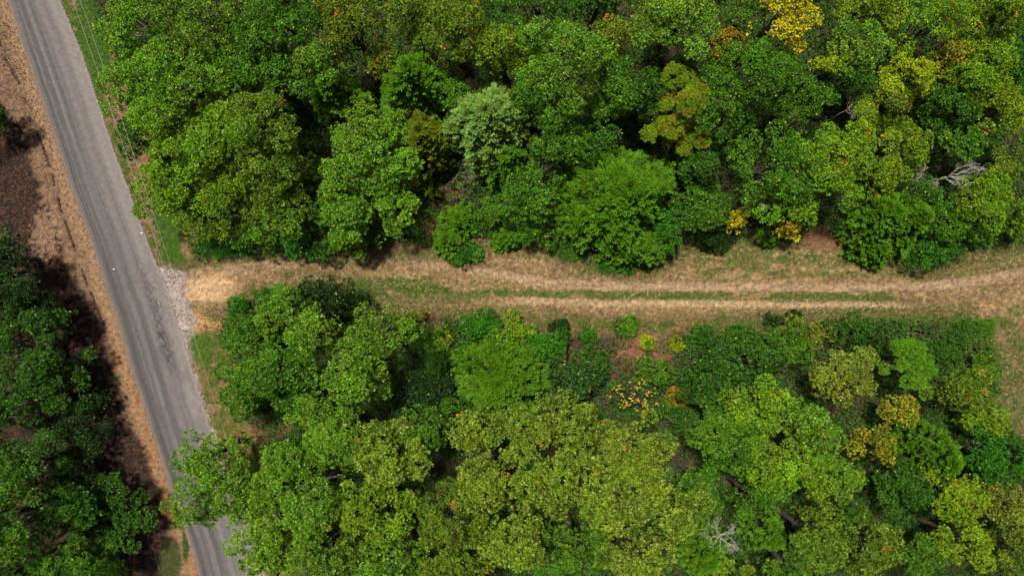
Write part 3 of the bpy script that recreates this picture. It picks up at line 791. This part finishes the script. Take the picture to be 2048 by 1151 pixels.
# kind letter, px, py, rx, ry (pixels of the photograph), height m, palette, label
T = [
('o',300,70,85,85,13,'fresh','big fresh green oak at top left, beside the grassy verge under the wires'),
('o',430,45,105,90,15,'grey','tall grey-green oak on the top edge, right of the oak by the verge'),
('o',560,45,85,85,15,'mid','mid green oak on the top edge, left of the olive brown-green oak'),
('o',280,185,58,68,11,'fresh','smaller green oak leaning over the roadside verge at its narrowest'),
('o',395,175,100,90,14,'fresh','wide green oak in the middle of the upper left block of oaks'),
('o',545,165,95,80,14,'mid','dense mid green oak with a bare grey twig sticking out at its right'),
('o',655,150,60,55,13,'grey','dull grey-green oak standing above the bright feathery little cedar'),
('o',284,278,42,44,7,'dark','small dark green round oak standing alone by the verge, nearest to the wires'),
('o',355,255,70,60,12,'yel','yellow-green oak right of the small dark round roadside oak'),
('o',345,365,72,75,9,'yel','bright yellow-green oak overhanging the verge above the green grass patch'),
('o',445,300,85,80,14,'yel','yellow-green oak with glossy leaves, heart of the upper left forest'),
('o',545,275,85,85,15,'grey','grey-green oak with pale leaf flecks, left of the big bright oak'),
('o',450,415,85,75,8,'yel','yellow-green oak whose lower side reaches the grass at the road junction'),
('o',570,385,75,85,10,'grey','grey-green oak squeezed against the left side of the big bright oak'),
('o',505,478,60,32,5,'mid','low green tree at the forest edge above the start of the dirt track'),
('s',592,480,42,40,4,'emer','bright emerald leafy shrub poking onto the track, left of the big bright oak'),
('s',640,462,40,46,4,'dark','dark green low tree wedged between emerald shrub and big bright oak'),
('w',425,485,34,34,1.6,'emer','emerald clump of tall weeds at the junction corner of the upper forest'),
('w',480,495,46,16,1.3,'emer','low green weeds along the track below the upper left oaks'),
('o',738,305,106,100,11,'fresh','big bright green oak with grey limbs showing, right of the grey-green oaks'),
('o',700,420,72,72,8,'fresh','bright green oak lobe tree standing below the big oak with grey limbs'),
('o',785,405,66,66,8,'fresh','glossy green oak next to the reddish litter gap above the track'),
('o',722,475,62,38,5,'mid','low leafy green tree at the track edge below the big bright oaks'),
('c',838,185,86,74,13,'cedarb','vivid green feathery cedar above the big bright oak'),
('c',690,205,62,52,12,'cedarb','small vivid green cedar touching the top left of the big bright oak'),
('c',855,290,58,92,10,'cedaro','narrow olive yellow cedar right of the big bright oak'),
('o',715,60,80,70,14,'olive','olive green oak on the top edge with grey twigs, near upper middle'),
('o',820,40,55,55,14,'oliveo','small olive oak on the top edge, left of the orange-flecked oak'),
('o',905,65,85,80,14,'oliveo','olive oak flecked with orange leaf tufts on the top edge'),
('o',770,135,36,36,11,'flecky','small olive and orange oak above the vivid green cedar'),
('o',900,225,42,60,9,'mid','narrow mid green tree between vivid green cedar and silver cedar'),
('o',1005,105,52,55,12,'yelg','soft yellow-green tree left of the large pale oak at top centre'),
('o',1060,18,80,42,13,'mid','green oak cut by the top edge above the large pale oak'),
('o',1190,15,60,36,12,'dark','dark green oak cut by the top edge, left of the whitish small-leaved tree'),
('o',1130,135,92,90,15,'fresh','large pale green oak at top centre with a few orange tufts'),
('o',1065,200,50,50,12,'mid','green oak tucked between the large pale oak and the silver cedar'),
('o',1215,90,46,50,11,'olive','dull olive tree right of the large pale oak'),
('o',1225,185,55,60,11,'mid','mid green tree right below the large pale oak'),
('c',978,262,100,98,13,'silver','silver grey-green feathery cedar standing out in the upper middle'),
('c',1010,330,62,56,9,'cedar','green cedar skirt tree directly below the silver cedar'),
('c',1030,225,48,45,9,'cedaro','dull green cedar hugging the upper right of the silver cedar'),
('o',1115,285,56,60,11,'mid','glossy mid green tree between silver cedar and large bright cedar'),
('o',1050,390,72,55,8,'mid','small-leaved shiny green tree below the silver cedar'),
('s',1065,460,50,30,3.5,'mid','low bushy green shrub at the track edge left of the large bright cedar'),
('o',1340,45,88,82,14,'lightw','whitish small-leaved green tree at the top, right of centre'),
('o',1285,200,50,60,11,'dark','dark green tree left of the yellow-orange pine'),
('o',1190,290,45,40,9,'dark','shaded dark tree above the large bright cedar'),
('p',1352,210,62,62,12,'pine','yellow-orange tinted pine with round needle tufts'),
('p',1310,262,42,36,10,'pine','lower left bough-like pine, olive green, below the yellow-orange pine'),
('p',1365,285,46,32,9,'pine','small olive pine directly below the yellow-orange pine'),
('c',1235,395,118,112,12,'cedarb','very large bright green feathery cedar reaching down to the track'),
('c',1160,440,60,60,7,'cedar','green cedar at the left foot of the very large bright cedar'),
('c',1270,490,80,50,5,'cedar','low spreading cedar at the foot of the very large bright cedar'),
('w',1240,522,58,24,1.6,'emer','emerald tall weeds at the foot of the very large bright cedar by the track'),
('w',1135,500,44,22,1.4,'mid','green tall weeds at the left foot of the very large bright cedar'),
('o',1325,455,42,45,5,'emer','emerald small-leaved tree touching the right of the very large bright cedar'),
('o',1500,155,88,78,14,'mid','big rich green oak in the upper right, below the golden tree'),
('o',1440,235,66,50,12,'mid','green oak right of the yellow-orange pine'),
('o',1590,205,55,50,11,'mid','green oak between rich green oak and the small grey dead tree'),
('a',1556,44,62,62,15,'gold','bright golden yellow tree on the top edge, the largest yellow one'),
('a',1450,95,32,28,8,'orange','small orange-brown sapling left below the golden tree'),
('a',1636,142,18,20,11,'lime','small lime yellow crown right of the rich green oak'),
('o',1475,40,40,38,10,'mid','shaded green tree left of the golden tree on the top edge'),
('o',1660,325,86,100,13,'yel','tall light yellow-green tree in the middle of the upper right forest'),
('o',1545,330,90,85,12,'mid','wide green tree left of the tall light yellow-green one'),
('o',1570,410,70,40,9,'yel','yellow-green tree above the two small golden shrubs'),
('o',1400,335,46,42,9,'dark','dark tree between large bright cedar and the wide green tree'),
('o',1400,415,60,55,7,'mid','shiny small-leaved green tree right of the large bright cedar'),
('s',1430,475,50,24,3,'cedard','low dark green bush along the track right of the large bright cedar'),
('a',1470,440,19,15,5,'gold','tiny golden shrub, left one of the pair above the track'),
('a',1576,458,30,17,5,'gold','golden shrub, right one of the pair above the track'),
('s',1535,470,30,22,2.2,'mid','green shrub beside the two golden shrubs'),
('o',1700,105,60,55,12,'lightw','grey-green large-leaved tree right of the golden tree'),
('o',1690,170,48,40,10,'dark','dark green tree above the small grey dead tree in the upper right'),
('o',1735,25,65,45,12,'yelg','yellow-green tree on the top edge right of the golden tree'),
('a',1800,165,62,36,11,'lime','lime yellow tree with long arms in the upper right'),
('a',1885,130,34,40,10,'amber','thin amber-green tree in the upper right corner region'),
('o',1745,225,50,42,9,'flecky','yellow-flecked green tree right of the small grey dead tree'),
('o',1795,295,52,60,10,'yelg','olive-yellow tree right of the tall light yellow-green tree'),
('o',1750,350,46,44,8,'yelg','yellowish green tree below the olive-yellow tree'),
('o',1845,55,70,65,12,'yel','bright green tree at the top right, left of the yellowish corner tree'),
('o',1955,45,85,60,13,'yelg','yellowish green tree filling the top right corner'),
('o',1950,140,72,60,11,'yel','bright green tree below the yellowish corner tree'),
('o',2025,130,46,60,11,'emer','rich green tree on the right edge near the top'),
('o',1990,220,62,60,11,'yelg','sunlit yellow-green tree near the right edge above the fallen grey branches'),
('o',1880,215,60,52,9,'dark','dark green tree in the shaded hollow of the upper right'),
('o',1900,295,60,40,8,'mid','mid green tree just above the big grey bare branch'),
('o',2020,315,45,45,9,'flecky','yellow-flecked tree on the right edge above the bushy forest margin'),
('o',1835,385,42,40,7,'dark','dark leafy tree under the grey twigs left of the big bare branch'),
('c',1742,435,62,70,8,'cedarb','bright green spiky cedar left of the dark bushes, above the track'),
('c',1790,440,62,72,8,'cedar','green cedar right next to the bright spiky cedar'),
('c',1745,500,52,34,4,'cedar','low spreading cedar at the track edge below the bright spiky cedar'),
('o',1880,430,62,56,7,'mid','round-leaved green tree below the big bare branch'),
('o',1960,395,62,56,8,'yel','bright green tree with yellow touches right of the round-leaved one'),
('o',2030,425,50,50,6,'yel','yellow-green bushy tree on the right edge above the track'),
('s',1865,500,60,34,3.5,'emer','emerald thicket shrub touching the track in the right part'),
('s',1945,465,50,28,3,'mid','green shrub at the track edge near the right side'),
('s',1825,492,24,14,2.2,'yelg','small yellowish shrub at the track edge between cedar and thicket'),
('y',920,440,40,38,3.5,'cedarb','spiky light green young pine above the small emerald sapling'),
('y',895,480,36,34,2.8,'cedar','green spiky young pine left beside the emerald sapling'),
('s',925,508,34,26,2,'emer','small emerald sapling leaning onto the track, left of centre'),
('y',1010,478,34,24,2.2,'cedarb','small spiky young pine on the bank left of the low bushy shrub'),
('s',985,430,40,28,3.5,'mid','green shrub between young pine and small-leaved shiny tree'),
# left of the road
('o',-10,235,36,40,5.5,'dark','dark oak tip reaching in at the left edge above the shaded litter'),
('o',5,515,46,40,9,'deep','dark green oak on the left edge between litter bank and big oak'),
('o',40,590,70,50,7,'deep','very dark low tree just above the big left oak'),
('o',55,700,80,78,9,'dark','big left oak with sunlit top, left of the road'),
('o',128,760,60,70,6.5,'dark','dark green right half neighbour of the big left oak, by the brown litter'),
('o',20,800,70,60,8,'dark','dark oak on the left edge below the big left oak'),
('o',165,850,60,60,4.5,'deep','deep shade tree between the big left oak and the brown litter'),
('o',70,925,80,60,11,'dark','green oak at lower left with a bare twig on its upper side'),
('o',40,1030,85,75,15,'mid','mid green oak in the lower left corner area, lighter than its neighbours'),
('o',140,1010,66,60,9,'dark','dark green oak between the pale corner oak and the roadside oak'),
('o',245,1020,68,58,5.5,'dark','dark glossy oak at lower left that reaches over the sandy shoulder'),
('o',130,1110,80,55,11,'mid','mid green oak cut by the bottom edge in the lower left, away from the road'),
('o',225,1115,56,50,6.5,'mid','green oak cut by the bottom edge, nearest to the sandy shoulder'),
('o',25,1135,60,40,14,'mid','green oak in the very bottom left corner'),
('o',95,640,60,50,5.5,'dark','low dark oak between the very dark tree and the big left oak'),
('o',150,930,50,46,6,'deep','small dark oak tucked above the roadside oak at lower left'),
# lower middle
('o',865,770,66,56,4.5,'deep','low tree in shade-dark colour filling the shadowed gap of the lower forest'),  # low trees added to darken the gap in place of its shade
('o',905,830,52,42,5,'dark','dark low tree in the black gap, farthest right of those in it'),
('o',855,690,34,34,3.5,'dark','dark shrubby tree at the upper end of the black gap'),
('o',845,810,44,44,5,'deep','low tree in shade-dark colour at the bottom left of the black gap'),
('o',655,590,72,36,7,'deep','dark green glossy tree at the top of the lower forest, beside the track'),
('o',585,625,70,56,10,'fresh','fresh green oak at the track corner of the lower forest'),
('s',478,612,28,22,2.2,'emer','emerald shrub at the junction corner of the lower forest'),
('w',545,590,50,14,1.2,'emer','low emerald weeds between track and lower left oaks'),
('o',515,680,56,62,8,'mid','green oak at the verge below the junction'),
('o',495,775,48,60,8,'mid','green oak bordering the olive verge, above the overhanging oak'),
('o',575,740,70,70,12,'mid','mid green oak in the lower left block with a bare twig on it'),
('o',640,665,60,56,12,'fresh','bright green oak below the dark glossy tree'),
('o',765,665,64,62,12,'fresh','bright green oak sticking out at the dark gap of the lower forest'),
('o',720,735,74,64,13,'fresh','bright green oak left of the dark gap, below the one sticking out'),
('o',640,795,72,62,12,'fresh','fresh green oak with pale curved limb, lower left forest'),
('s',820,640,32,22,2.4,'flecky','small yellow-flecked shrub at the track edge right of the bright green oak'),
('o',444,905,76,60,11,'fresh','green oak overhanging the road, upper part of the overhang'),
('o',428,985,76,76,11,'fresh','green oak crown spread right over the asphalt'),
('o',510,965,80,72,11,'fresh','fresh green oak between overhanging crown and brown litter patch'),
('o',600,905,62,56,12,'fresh','fresh green oak right of the brown litter patch'),
('o',556,1068,80,74,12,'fresh','green oak standing by the right road edge at the bottom'),
('o',690,870,76,70,13,'fresh','large fresh green oak in the lower left middle'),
('o',645,985,82,72,14,'fresh','wide fresh green oak above the bottom oaks, left of centre'),
('o',660,1095,80,60,14,'grey','grey-green oak cut by the bottom edge left of centre'),
('o',780,900,76,70,14,'canopy','yellow-green oak left of the flowering canopy block'),
('o',760,1010,80,66,14,'yel','yellow-green oak near the bottom, left of the olive canopy'),
('o',790,1110,72,58,15,'fresh','green oak on the bottom edge, right of the grey-green one'),
('o',850,850,50,56,11,'mid','green oak bordering the black gap from below'),
('c',880,720,40,60,5,'cedard','cedar in shade-dark colour standing in the black gap'),  # cedar coloured dark to carry the shade of the gap
('o',955,855,56,50,12,'canopy','small golden-green oak on the rim right of the black gap'),
('o',1055,840,62,56,13,'canopy','golden-green oak below the round dark cedar'),
('o',1155,855,66,60,13,'canopy','golden-green oak left of the yellow-leaved sapling'),
('o',1275,890,78,70,14,'canopy','wide golden-green oak below the yellow-leaved sapling'),
('o',985,950,82,68,15,'canopy','pale-flecked golden oak in the middle of the lower canopy'),
('o',1110,950,80,68,15,'canopy','pale-flecked golden oak at bottom centre of the picture, second of its row'),
('o',1230,990,78,66,15,'canopy','golden-green oak in the lower canopy with bare twigs at its side'),
('o',905,1030,76,66,15,'oliveo','orange-flecked olive oak at the lower left of the golden canopy'),
('o',1025,1060,80,62,15,'canopy','golden-green oak near the bottom edge with thin dark gaps'),
('o',1145,1080,76,60,15,'mid','greener oak among the golden ones at the bottom'),
('o',1265,1090,78,60,15,'canopy','yellowish oak cut by the bottom edge, right end of the golden canopy'),
('o',915,1125,70,42,15,'oliveo','olive orange-flecked oak cut by the bottom edge'),
('o',1340,1010,56,60,13,'canopy','slim golden oak at the right rim of the golden canopy'),
('c',1000,755,108,92,9,'cedar','round dark green fine-textured cedar in the lower middle'),
('o',950,655,52,34,4,'emer','emerald bushy tree at the track edge above the round dark cedar'),
('o',1025,655,46,32,4,'yel','yellow-green bushy tree right of the emerald one at the track edge'),
('s',885,690,34,34,3,'flecky','orange-flecked green shrub left above the round dark cedar'),
('s',925,720,30,40,3.5,'emer','emerald shrub at the left shoulder of the round dark cedar'),
('s',1090,690,48,34,4,'emer','emerald shrub right above the round dark cedar'),
('o',1135,770,56,62,6,'teal','bluish dark green tree right of the round dark cedar'),
('s',1180,725,38,32,3,'dark','dark green shrub left of the brown litter patch'),
('s',1175,672,16,12,1.3,'emer','tiny bright sapling on the straw bank, left one'),
('s',1120,655,20,14,1.3,'cedard','low dark tuft shrub on the track edge above the emerald shrub'),
('s',1250,655,26,18,1.3,'mid','low green shrub on the straw bank above the brown litter patch'),
('s',1292,684,10,10,1.2,'lime','tiny vivid green seedling right of the litter patch'),
('s',1354,688,11,14,1.5,'lime','vivid yellow-green sapling at the left end of the dark thicket'),
('s',1402,672,24,20,1.8,'emer','emerald little shrub on the straw bank above the dark thicket'),
('s',1480,665,22,20,1.8,'emer','bright green little shrub at the top of the glossy thicket'),
('s',1310,748,40,30,3,'mid','green shrub right of the yellow-leaved sapling'),
('s',1350,795,16,16,3,'orange','small orange shrub right of the yellow-leaved sapling'),
('s',1350,830,44,36,4,'dark','dark shrub below the small orange one'),
# lower right
('o',1480,720,76,58,8,'dark','dark green thicket tree with shiny leaves below the track'),
('o',1405,765,52,52,7,'dark','dark green tree left of the shiny thicket tree'),
('o',1440,830,46,40,8,'mid','green tree between the dark thicket and the large lime oak'),
('o',1565,690,60,40,6,'mid','mid green tree below the track, left of the olive tree'),
('o',1615,665,46,30,5,'osil','olive grey bush top right of the shiny thicket tree'),
('o',1700,655,56,24,3.5,'dark','dark low thicket below the track in the right part'),
('s',1560,640,50,14,1.6,'cedard','dark weedy shrub strip along the lower track edge'),
('o',1675,745,72,62,9,'osil','olive grey narrow-leaved tree left of the light green pine'),
('p',1795,730,58,56,9,'pineg','light green pine with puffy needle tufts, lower right'),
('o',1870,705,56,30,3,'dark','dark green thicket right of the light green pine'),
('o',1745,690,40,30,5,'dark','dark shrubby tree above the light green pine'),
('w',1945,655,46,24,1.3,'cedarb','bright tall grass clump where the track bends at the right'),
('a',1785,815,38,28,8,'amber','amber and orange tree below the light green pine'),
('a',1740,885,44,36,9,'amber','dull amber-olive tree beside the large lime oak'),
('o',1905,775,68,48,7,'flecky','green tree sprinkled with yellow leaves near the right clearing'),
('o',1960,835,48,36,6,'yelg','yellow-green tree at the right clearing edge'),
('s',1950,735,40,28,2.6,'mid','green shrub at the left rim of the right clearing'),
('o',1500,800,66,56,13,'yel','upper lobe oak of the large lime green group, with bare grey limbs'),
('o',1590,845,66,60,13,'fresh','right-hand lime green oak beside the olive grey tree'),
('o',1450,880,76,66,13,'mid','left-hand green oak of the large lime green group'),
('o',1545,920,76,60,14,'yel','central lime green oak with reddish bare twigs'),
('o',1640,940,62,52,12,'yel','lime green oak above the dark flecked oaks, at the lower right'),
('o',1500,985,62,42,11,'mid','green oak above the white dead tree'),
('o',1390,960,46,60,11,'mid','green oak between golden canopy and the large lime green group'),
('c',1395,1090,56,56,8,'cedar','green cedar left of the white dead tree'),
('c',1520,1050,46,46,8,'cedar','green cedar right of the white dead tree'),
('o',1450,1140,46,24,8,'yelg','yellowish low tree on the bottom edge under the white dead tree'),
('o',1615,1060,72,60,12,'grey','dark grey-green oak with pale leaf glints, lower right'),
('o',1720,1080,76,60,12,'grey','pale-glinting green oak on the bottom edge, lower right'),
('o',1570,1125,56,36,12,'mid','green oak cut by the bottom edge, right of the white dead tree'),
('o',1680,1010,50,36,10,'dark','dark oak in the shade below the lime green oaks'),
('c',1840,900,66,58,9,'cedar','green cedar below the yellow-sprinkled tree'),
('o',1790,965,60,56,9,'dark','dark green tree right of the lime green oaks'),
('o',1960,905,46,46,8,'emer','emerald tree below the right clearing'),
('o',2025,920,46,50,8,'emer','emerald green tree on the right edge below the clearing'),
('o',1895,980,66,56,10,'yelg','yellowish green tree in the lower right with reddish twigs'),
('o',2005,1010,56,50,9,'osil','greyish brown-green tree on the lower right edge'),
('o',1905,1075,66,50,11,'yelg','yellow-green tree near the bottom right corner'),
('o',1820,1100,56,50,10,'mid','green tree on the bottom edge between glinting oak and yellow-green tree'),
('o',2010,1095,60,50,11,'olive','olive green tree in the bottom right corner'),
]
spec = {
 'o': ('broad', 'oak_tree', 'tree', G_O), 's': ('broad', 'shrub', 'shrub', G_S), 'a': ('broad', 'autumn_tree', 'tree', G_A),
 'c': ('cedar', 'cedar_tree', 'tree', G_C), 'p': ('pine', 'pine_tree', 'tree', G_P), 'w': ('weeds', 'weed_clump', 'weeds', G_W),
 'y': ('cedar', 'young_pine', 'young tree', G_S)}
rs = np.random.default_rng(99)
for i, (k, px, py, rx, ry, h, pal, label) in enumerate(T):
    kind, nm, cat, grp = spec[k]
    kw = {}
    if kind == 'broad':
        if k == 's' or h < 5: kw = dict(leaf=.16, dens=.7, tuft=.26, wid=.6, zb_f=.12)
        elif pal in ('gold', 'orange', 'amber'): kw = dict(leaf=.20, dens=.6, tuft=.30, wid=.75, zb_f=.35)
        elif pal in ('yelg', 'emer', 'dark', 'deep', 'lime'): kw = dict(leaf=.175, wid=.65, zb_f=.32)
        else: kw = dict(leaf=float(rs.uniform(.15, .185)), tuft=float(rs.uniform(.28, .36)))
        if h < 8 and 'zb_f' not in kw: kw['zb_f'] = .25
    sc = 1.03 if k in 'oac' else 1.04
    build_tree(nm, kind, px, py, rx * sc, ry * sc, h, pal, label, cat, grp, 1000 + i, **kw)

# sapling with few large yellow leaves over dark ground
def yellow_sapling(px, py, h, r, label):
    rng = np.random.default_rng(77)
    x, y = at(px, py, h * .8); e = empty('yellow_sapling', (x, y, gz(x, y))); tag(e, label, 'young tree')
    segs = []; tips = []
    for i in range(44):
        a = rng.uniform(0, 6.28); rr = r * math.sqrt(rng.random()); t = np.array([rr * math.cos(a), rr * .72 * math.sin(a), h * rng.uniform(.7, 1)])
        segs.append(limb(rng, (0, 0, h * rng.uniform(.1, .5)), t, .03, .01, 5, .06)); tips.append(t)
    vb, fb = tubes([limb(rng, (0, 0, -.2), (0, 0, h * .6), .06, .03)], 7); mesh_np('stem', vb, fb, M_BARK, e)
    vb, fb = tubes(segs, 4); mesh_np('branches', vb, fb, M_BARK, e)
    tips = np.array(tips); k = rng.integers(2, 5, len(tips)); tu = np.repeat(np.arange(len(tips)), k); n = len(tu)
    P = tips[tu] + rng.normal(0, .12, (n, 3)); D = rdir(rng, n); D[:, 2] *= .3; D = unit(D)
    N = unit(np.array([0, 0, 1.]) + .3 * rdir(rng, n)); N = unit(N - D * np.sum(N * D, 1, keepdims=True))
    V, F = leaf_quads(P, D, N, rng.uniform(.15, .29, n), rng.uniform(.10, .19, n))
    c = np.array([lin((240, 204, 50)), lin((226, 168, 44)), lin((170, 176, 50))])[rng.integers(0, 3, n)] * .55
    mesh_np('crown', V, F, M_LEAF, e, fcol=c)
yellow_sapling(1265, 795, 5, 2.6, 'sapling with few large bright yellow leaves over a dark gap')

# dead trees and bare branches ------------------------------------------
dead_tree(1452, 1085, 48, 9, .1, -.1, M_DEAD, 'white bleached dead tree with many forked twigs near the bottom edge', 31, 9, .055)
dead_tree(1722, 205, 36, 10, .8, .35, M_DEAD, 'small grey dead tree fanning to the right in the upper right forest', 32, 6, .04)
dead_tree(1930, 345, 56, 9, 1.0, .12, M_DEAD, 'large grey bare dead tree leaning right above the round-leaved trees', 33, 8, .05)
dead_tree(1850, 365, 44, 7, .1, -.2, M_DEAD, 'grey leafless tree with drooping twigs left of the large bare dead tree', 34, 6, .035)
dead_tree(905, 350, 48, 4.5, -.6, -.3, M_DEADB, 'thin brown leafless tree over reddish litter left of the silver cedar', 35, 7, .035)
dead_tree(1480, 62, 30, 11, -.6, .1, M_DEADB, 'brown leafless twigs left of the golden tree', 36, 4, .035)
dead_tree(1705, 397, 24, 12, .8, .2, M_DEAD, 'small bare grey branch tree below the tall light yellow-green tree', 37, 3, .032)
dead_tree(1532, 400, 20, 12, -.6, -.3, M_DEAD, 'small bare grey twigs above the golden shrubs, left one', 38, 3, .03)
dead_tree(1522, 825, 26, 14.6, .1, .2, M_DEAD, 'bare grey fork rising out of the lime green oak group', 39, 3, .045)
dead_tree(1620, 930, 22, 14.6, .8, -.2, M_DEAD, 'bare pale twigs sticking out of the lime oak, lower right', 40, 3, .04)
dead_tree(665, 735, 26, 13.8, .1, .3, M_DEAD, 'pale bare twigs over the mid green oaks in the lower left block', 41, 3, .04)
dead_tree(95, 545, 30, 1.2, .8, -.2, M_DEADB, 'fallen grey brown branch lying on the shaded litter left of the road', 43, 3, .05, .05, 'fallen branch', 'fallen_branch')

# small bare fork branches showing in front of big oaks
def fallen_log(px, py, ang, L, r, label, seed):
    rng = np.random.default_rng(seed); x, y = at(px, py, 0)
    e = empty('fallen_log', (x, y, gz(x, y) + r)); tag(e, label, 'log')
    d = np.array([math.cos(ang), math.sin(ang), 0])
    vb, fb = tubes([limb(rng, -d * L / 2, d * L / 2, r, r * .6, 8, .02)], 8); mesh_np('stem', vb, fb, M_PALE, e, smooth=True)
    for q in (limb(rng, d * L * .1, d * L * .3 + np.array([-d[1], d[0], .3]) * .6, r * .45, .01, 5, .05), limb(rng, -d * L * .1, d * L * .1 - np.array([-d[1], d[0], -.3]) * .5, r * .4, .01, 5, .05)):
        vb, fb = tubes([q], 5); mesh_np('branch', vb, fb, M_PALE, e, smooth=True)
fallen_log(48, 548, .02, 3.0, .07, 'pale thin log lying on dark litter at the left edge', 61)
fallen_log(316, 1118, 1.9, 1.9, .05, 'short pale curved log on the grass near the bottom left', 62)
fallen_log(221, 848, 1.8, 1.2, .035, 'short white stick on the brown litter left of the road', 63)
fallen_log(186, 793, .15, 2.2, .06, 'dull brown log sticking out from under the left oaks', 64)

# overhead wires and their poles (poles stand outside the picture) -------
def utility_pole(x, y, ang, label):
    rng = np.random.default_rng(5)
    e = empty('utility_pole', (x, y, 0)); tag(e, label, 'utility pole', 'poles carrying the overhead wires')
    vb, fb = tubes([(np.array([(0, 0, -.5), (0, 0, 5), (0, 0, 9.6)]), [.16, .14, .11])], 12); mesh_np('pole', vb, fb, M_BARK, e, smooth=True)
    c, s = math.cos(ang), math.sin(ang)
    vb, fb = tubes([(np.array([(-c * .75, -s * .75, 9.0), (c * .75, s * .75, 9.0)]), [.06, .06])], 6); mesh_np('crossarm', vb, fb, M_BARK, e)
    for k in (-.34, .34):
        vb, fb = tubes([(np.array([(c * k, s * k, 9.04), (c * k, s * k, 9.1), (c * k, s * k, 9.16)]), [.05, .06, .02])], 8); mesh_np('insulator', vb, fb, M_DEAD, e)
m, n, l, out = new_mat('aluminium_wire'); p = n.new('ShaderNodeBsdfPrincipled'); p.inputs['Base Color'].default_value = (.28, .27, .23, 1)
p.inputs['Metallic'].default_value = .3; p.inputs['Roughness'].default_value = .5; l.new(p.outputs[0], out.inputs[0]); M_WIRE = m
A = np.array(at(150 - 40, -119, 9.16)); B = np.array(at(427 + 108, 842 + 330, 9.16))
dr_ = unit(B - A); pr_ = np.array([-dr_[1], dr_[0]]); pang = math.atan2(pr_[1], pr_[0])
utility_pole(A[0], A[1], pang, 'wooden pole beyond the top edge carrying the roadside wires')
utility_pole(B[0], B[1], pang, 'wooden pole beyond the bottom edge carrying the roadside wires')
for k, lab in ((-.34, 'thin pale overhead wire above the verge, the one farther from the road'), (.34, 'thin pale overhead wire above the verge, the one nearer the road')):
    t = np.linspace(0, 1, 40)[:, None]
    P = np.concatenate([A + (B - A) * t + pr_ * k, 9.16 - 1.0 * 4 * t * (1 - t)], 1)
    vb, fb = tubes([(P, np.full(40, .010))], 5)
    tag(mesh_np('overhead_wire', vb, fb, M_WIRE, smooth=True), lab, 'wire', 'overhead wires along the road')

# crumpled litter at the road
m, n, l, out = new_mat('white_paper'); p = n.new('ShaderNodeBsdfPrincipled'); p.inputs['Base Color'].default_value = (.48, .48, .46, 1); l.new(p.outputs[0], out.inputs[0])
for px, py, s, lab in ((285, 466, .11, 'crumpled white litter at the right edge of the road'), (229, 538, .09, 'white scrap of litter lying on the asphalt left of centre')):
    rng = np.random.default_rng(px); x, y = at(px, py, 0)
    a = np.linspace(0, 1, 5); gx, gy = np.meshgrid(a, a, indexing='ij')
    Vp = np.stack([(gx - .5) * s * 2, (gy - .5) * s * 1.4, .05 + rng.random((5, 5)) * .09], -1).reshape(-1, 3) + rng.normal(0, .015, (25, 3))
    ii = np.arange(25).reshape(5, 5); Fp = np.stack([ii[:-1, :-1], ii[1:, :-1], ii[1:, 1:], ii[:-1, 1:]], -1).reshape(-1, 4)
    o = mesh_np('litter_scrap', Vp, Fp, m); o.location = (x, y, .07); tag(o, lab, 'litter', 'scraps of litter')

# forest outside the picture, one mass -----------------------------------
def outer_forest():
    rng = np.random.default_rng(808); VV = []; FF = []; CC = []; off = 0
    pts = []
    for gx_ in np.arange(-84, 85, 8.0):
        for gy_ in np.arange(-58, 59, 8.0):
            x = gx_ + rng.uniform(-2, 2); y = gy_ + rng.uniform(-2, 2)
            if abs(x) < 57 and abs(y) < 32: continue
            px, py = px_of(x, y)
            if roadx(py, ROAD_L) - 170 < px < roadx(py, ROAD_R) + 110: continue
            if x > 40 and 440 < py < 900: continue
            # keep crowns out of the picture itself
            if abs(x) < 54 and abs(y) < 34: continue
            pts.append((x, y))
    for x, y in pts:
        h = rng.uniform(9, 13); r = rng.uniform(3.6, 4.8)
        V, F, C, lob = broadleaf(rng, r, r, h, rng.choice(['mid', 'fresh', 'dark', 'yelg', 'grey']), leaf=.4, wid=.6, tuft=.6, dens=1.4)
        tr, br = wood(rng, lob[:5], h, r, 0); vb, fb = tubes(tr + br, 5)
        VV += [V + [x, y, 0], vb + [x, y, 0]]; FF += [F + off, fb + off + len(V)]; off += len(V) + len(vb)
        CC += [C, np.tile([.06, .05, .04], (len(fb), 1))]
    o = mesh_np('surrounding_forest', np.concatenate(VV), np.concatenate(FF), M_LEAF, fcol=np.concatenate(CC))
    tag(o, 'green mass of forest continuing beyond the clearing and block edges', 'forest', kind='stuff')
outer_forest()
